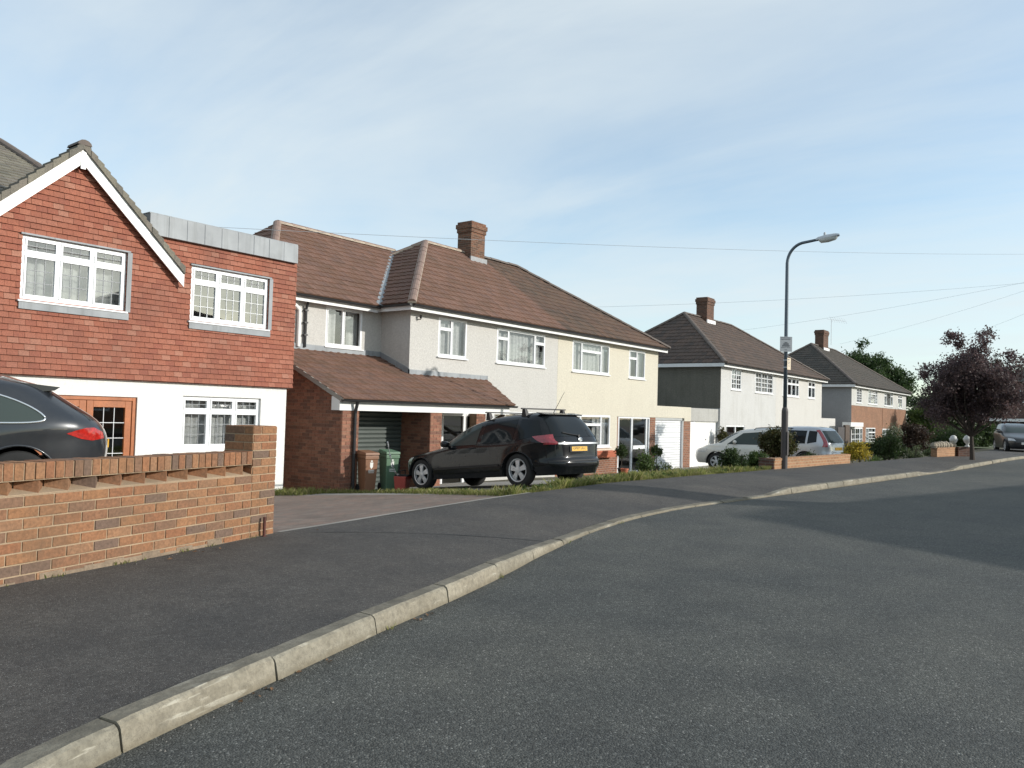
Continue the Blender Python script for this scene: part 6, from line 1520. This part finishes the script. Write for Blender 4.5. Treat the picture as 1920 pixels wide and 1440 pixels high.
# ------------------------------------------------------------------ house at the bend and house across the road
s_f = 76.0
n0_, zwb = at_s(1904, 755, s_f); _, zwt = at_s(1904, 732, s_f); nL, zf = at_s(1858, 787, s_f); nwall = at_s(1878, 740, s_f)[0]; zeav = at_s(1910, 716, s_f)[1]
FH = thing('brick_house', 'dark brick house in shade at the far right edge with white window frames', 'house', (s_f, nwall - 4, .1))
m = MB(); w_n0, w_n1 = n0_ - 1.9, n0_
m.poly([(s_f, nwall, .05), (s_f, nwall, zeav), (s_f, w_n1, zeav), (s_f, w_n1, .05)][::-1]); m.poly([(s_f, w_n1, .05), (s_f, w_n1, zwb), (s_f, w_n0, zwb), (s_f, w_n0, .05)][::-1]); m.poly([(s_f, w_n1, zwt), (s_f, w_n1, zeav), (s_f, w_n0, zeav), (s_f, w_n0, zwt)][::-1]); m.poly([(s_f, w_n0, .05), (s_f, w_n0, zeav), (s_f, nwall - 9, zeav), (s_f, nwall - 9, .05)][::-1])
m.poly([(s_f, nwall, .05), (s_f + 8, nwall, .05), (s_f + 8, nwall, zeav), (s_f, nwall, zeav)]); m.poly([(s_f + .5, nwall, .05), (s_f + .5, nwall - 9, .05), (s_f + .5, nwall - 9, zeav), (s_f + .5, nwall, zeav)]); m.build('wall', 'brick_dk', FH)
m = MB(); e = .08
m.box(s_f - .02, s_f + .05, w_n0, w_n0 + e, zwb, zwt); m.box(s_f - .02, s_f + .05, w_n1 - e, w_n1, zwb, zwt); m.box(s_f - .02, s_f + .05, w_n0 + e, w_n1 - e, zwb, zwb + e); m.box(s_f - .02, s_f + .05, w_n0 + e, w_n1 - e, zwt - e, zwt); m.box(s_f - .02, s_f + .05, (w_n0 + w_n1) / 2 - e / 2, (w_n0 + w_n1) / 2 + e / 2, zwb + e, zwt - e)
wf = m.build('window', 'upvc', FH); m = MB(); m.box(s_f + .01, s_f + .02, w_n0 + e, w_n1 - e, zwb + e, zwt - e); sub(m.build('pane', 'carglass_s', FH), wf)
m = MB(); a, b, c, d = (s_f - .4, nwall + .4, zeav), (s_f - .4, nwall - 9.4, zeav), (s_f + 4, nwall - 5, zeav + 2.8), (s_f + 4, nwall - 4, zeav + 2.8)
tile_slope(m, b, a, [b, a, d, c]) ; m.poly([b, a, d, c]); m.poly([a, (s_f + 8.4, nwall + .4, zeav), d]); m.poly([(s_f + 8.4, nwall + .4, zeav), (s_f + 8.4, nwall - 9.4, zeav), c, d]); m.poly([(s_f + 8.4, nwall - 9.4, zeav), b, c]); m.build('roof', 'roofD', FH)
zgf = zf; m = MB(); m.box(s_f - 3.2, s_f - 3.0, nL - 5.5, nL, zgf - .12, zgf + .1); m.build('garage_fascia', 'whitepaint', FH)
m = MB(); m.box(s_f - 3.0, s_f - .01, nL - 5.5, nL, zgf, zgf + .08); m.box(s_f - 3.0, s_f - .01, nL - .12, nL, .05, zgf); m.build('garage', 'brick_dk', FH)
# opposite house: casts the long roof shadow on the road and shows in the window reflections
OH = thing('brick_house', 'brick house with hipped roof across the road, outside the view', 'house', (23, -13.5, .1))
o0, o1, of, ob = 15.0, 33.0, -10.0, -17.0
m = MB(); m.box(o0, o1, ob, of, .05, 4.25); m.build('wall', 'brick_tex', OH)
m = MB(); e = .3; A_, B_, C_, D_ = (o1 + e, of + e, 4.2), (o0 - e, of + e, 4.2), (o0 - e, ob - e, 4.2), (o1 + e, ob - e, 4.2); Ra_, Rb_ = (20.6, -13.4, 7.15), (21.8, -13.4, 7.15)
for q in ([A_, B_, Ra_, Rb_], [B_, C_, Ra_], [C_, D_, Rb_, Ra_], [D_, A_, Rb_]): m.poly(q)
orf = m.build('roof', 'roofC', OH); chimney(OH, orf, 22.9, -13.4, 6.9, 8.6, .8, .8)
for x in (17, 21, 26, 30):
    for z in (.9, 3.0):
        m = MB(); m.box(x, x + 1.7, of, of + .05, z, z + 1.15); wf = m.build('window', 'upvc', OH); g = MB(); g.box(x + .1, x + .8, of + .051, of + .06, z + .1, z + 1.05); g.box(x + .9, x + 1.6, of + .051, of + .06, z + .1, z + 1.05); sub(g.build('pane', 'carglass', OH), wf)

# ------------------------------------------------------------------ light and sky
SUN_AZ, SUN_EL = math.atan2(.469, -.883), R(19.5)
sdir = Vector((math.sin(SUN_AZ) * math.cos(SUN_EL), math.cos(SUN_AZ) * math.cos(SUN_EL), math.sin(SUN_EL)))
sl = bpy.data.lights.new('sun', 'SUN'); sl.energy = 3.15; sl.angle = R(.53); sl.color = (1, .955, .88)
so = bpy.data.objects.new('sun', sl); COL.objects.link(so); so.rotation_euler = sdir.to_track_quat('Z', 'Y').to_euler(); so.location = (0, -20, 30)
W = bpy.data.worlds.new('World'); scene.world = W; W.use_nodes = True; t = W.node_tree
bg = t.nodes['Background']; sky = t.nodes.new('ShaderNodeTexSky'); sky.sky_type = 'NISHITA'; sky.sun_disc = False
sky.sun_elevation = SUN_EL; sky.sun_rotation = SUN_AZ; sky.air_density = 1.0; sky.dust_density = .6; sky.ozone_density = 1.6; sky.altitude = 60
tc = t.nodes.new('ShaderNodeTexCoord'); sp = t.nodes.new('ShaderNodeSeparateXYZ'); t.links.new(tc.outputs['Generated'], sp.inputs[0])
def wm(op, a, b=0.0, clamp=False):
    n = t.nodes.new('ShaderNodeMath'); n.operation = op; n.use_clamp = clamp
    for i, v in enumerate((a, b)):
        if isinstance(v, (int, float)): n.inputs[i].default_value = v
        else: t.links.new(v, n.inputs[i])
    return n.outputs[0]
zc_ = wm('MAXIMUM', sp.outputs['Z'], .0); den = wm('ADD', zc_, .16)
cb_ = t.nodes.new('ShaderNodeCombineXYZ'); t.links.new(wm('DIVIDE', sp.outputs['X'], den), cb_.inputs[0]); t.links.new(wm('DIVIDE', sp.outputs['Y'], den), cb_.inputs[1])
def wn(scale, rot, stretch, detail, rough, dist=0):
    mp = t.nodes.new('ShaderNodeMapping'); mp.inputs['Rotation'].default_value = (0, 0, rot); mp.inputs['Scale'].default_value = stretch; t.links.new(cb_.outputs[0], mp.inputs[0])
    n = t.nodes.new('ShaderNodeTexNoise'); n.inputs['Scale'].default_value = scale; n.inputs['Detail'].default_value = detail; n.inputs['Roughness'].default_value = rough; n.inputs['Distortion'].default_value = dist; t.links.new(mp.outputs[0], n.inputs['Vector']); return n.outputs['Fac']
a1 = wn(.85, R(52), (1, .45, 1), 7, .55, .4); a2 = wn(2.2, R(-20), (1, .35, 1), 6, .6, .6); a3_ = wn(.4, 0, (1, 1, 1), 3, .5)
cl = wm('ADD', wm('ADD', wm('MULTIPLY', a1, .6), wm('MULTIPLY', a2, .28)), wm('MULTIPLY', a3_, .25))
rp_ = t.nodes.new('ShaderNodeValToRGB'); rp_.color_ramp.elements[0].position = .30; rp_.color_ramp.elements[0].color = (0, 0, 0, 1); rp_.color_ramp.elements[1].position = .66; rp_.color_ramp.elements[1].color = (.85, .85, .85, 1); t.links.new(cl, rp_.inputs[0])
SKYK = .15
sc_ = t.nodes.new('ShaderNodeMix'); sc_.data_type = 'RGBA'; sc_.blend_type = 'MULTIPLY'; sc_.inputs[0].default_value = 1; t.links.new(sky.outputs[0], sc_.inputs[6]); sc_.inputs[7].default_value = (.97, 1.06, 1.05, 1)
mx = t.nodes.new('ShaderNodeMix'); mx.data_type = 'RGBA'; t.links.new(rp_.outputs[0], mx.inputs[0]); t.links.new(sc_.outputs[2], mx.inputs[6]); mx.inputs[7].default_value = (3.75, 4.15, 4.3, 1)
t.links.new(mx.outputs[2], bg.inputs['Color']); bg.inputs['Strength'].default_value = SKYK
vs = scene.view_settings; vs.view_transform = 'Standard'; vs.look = 'None'; vs.exposure = .48; vs.gamma = 1; vs.use_curve_mapping = False
scene.cycles.use_denoising = True
for o in list(bpy.data.objects):
    if 'origin' in o: del o['origin']
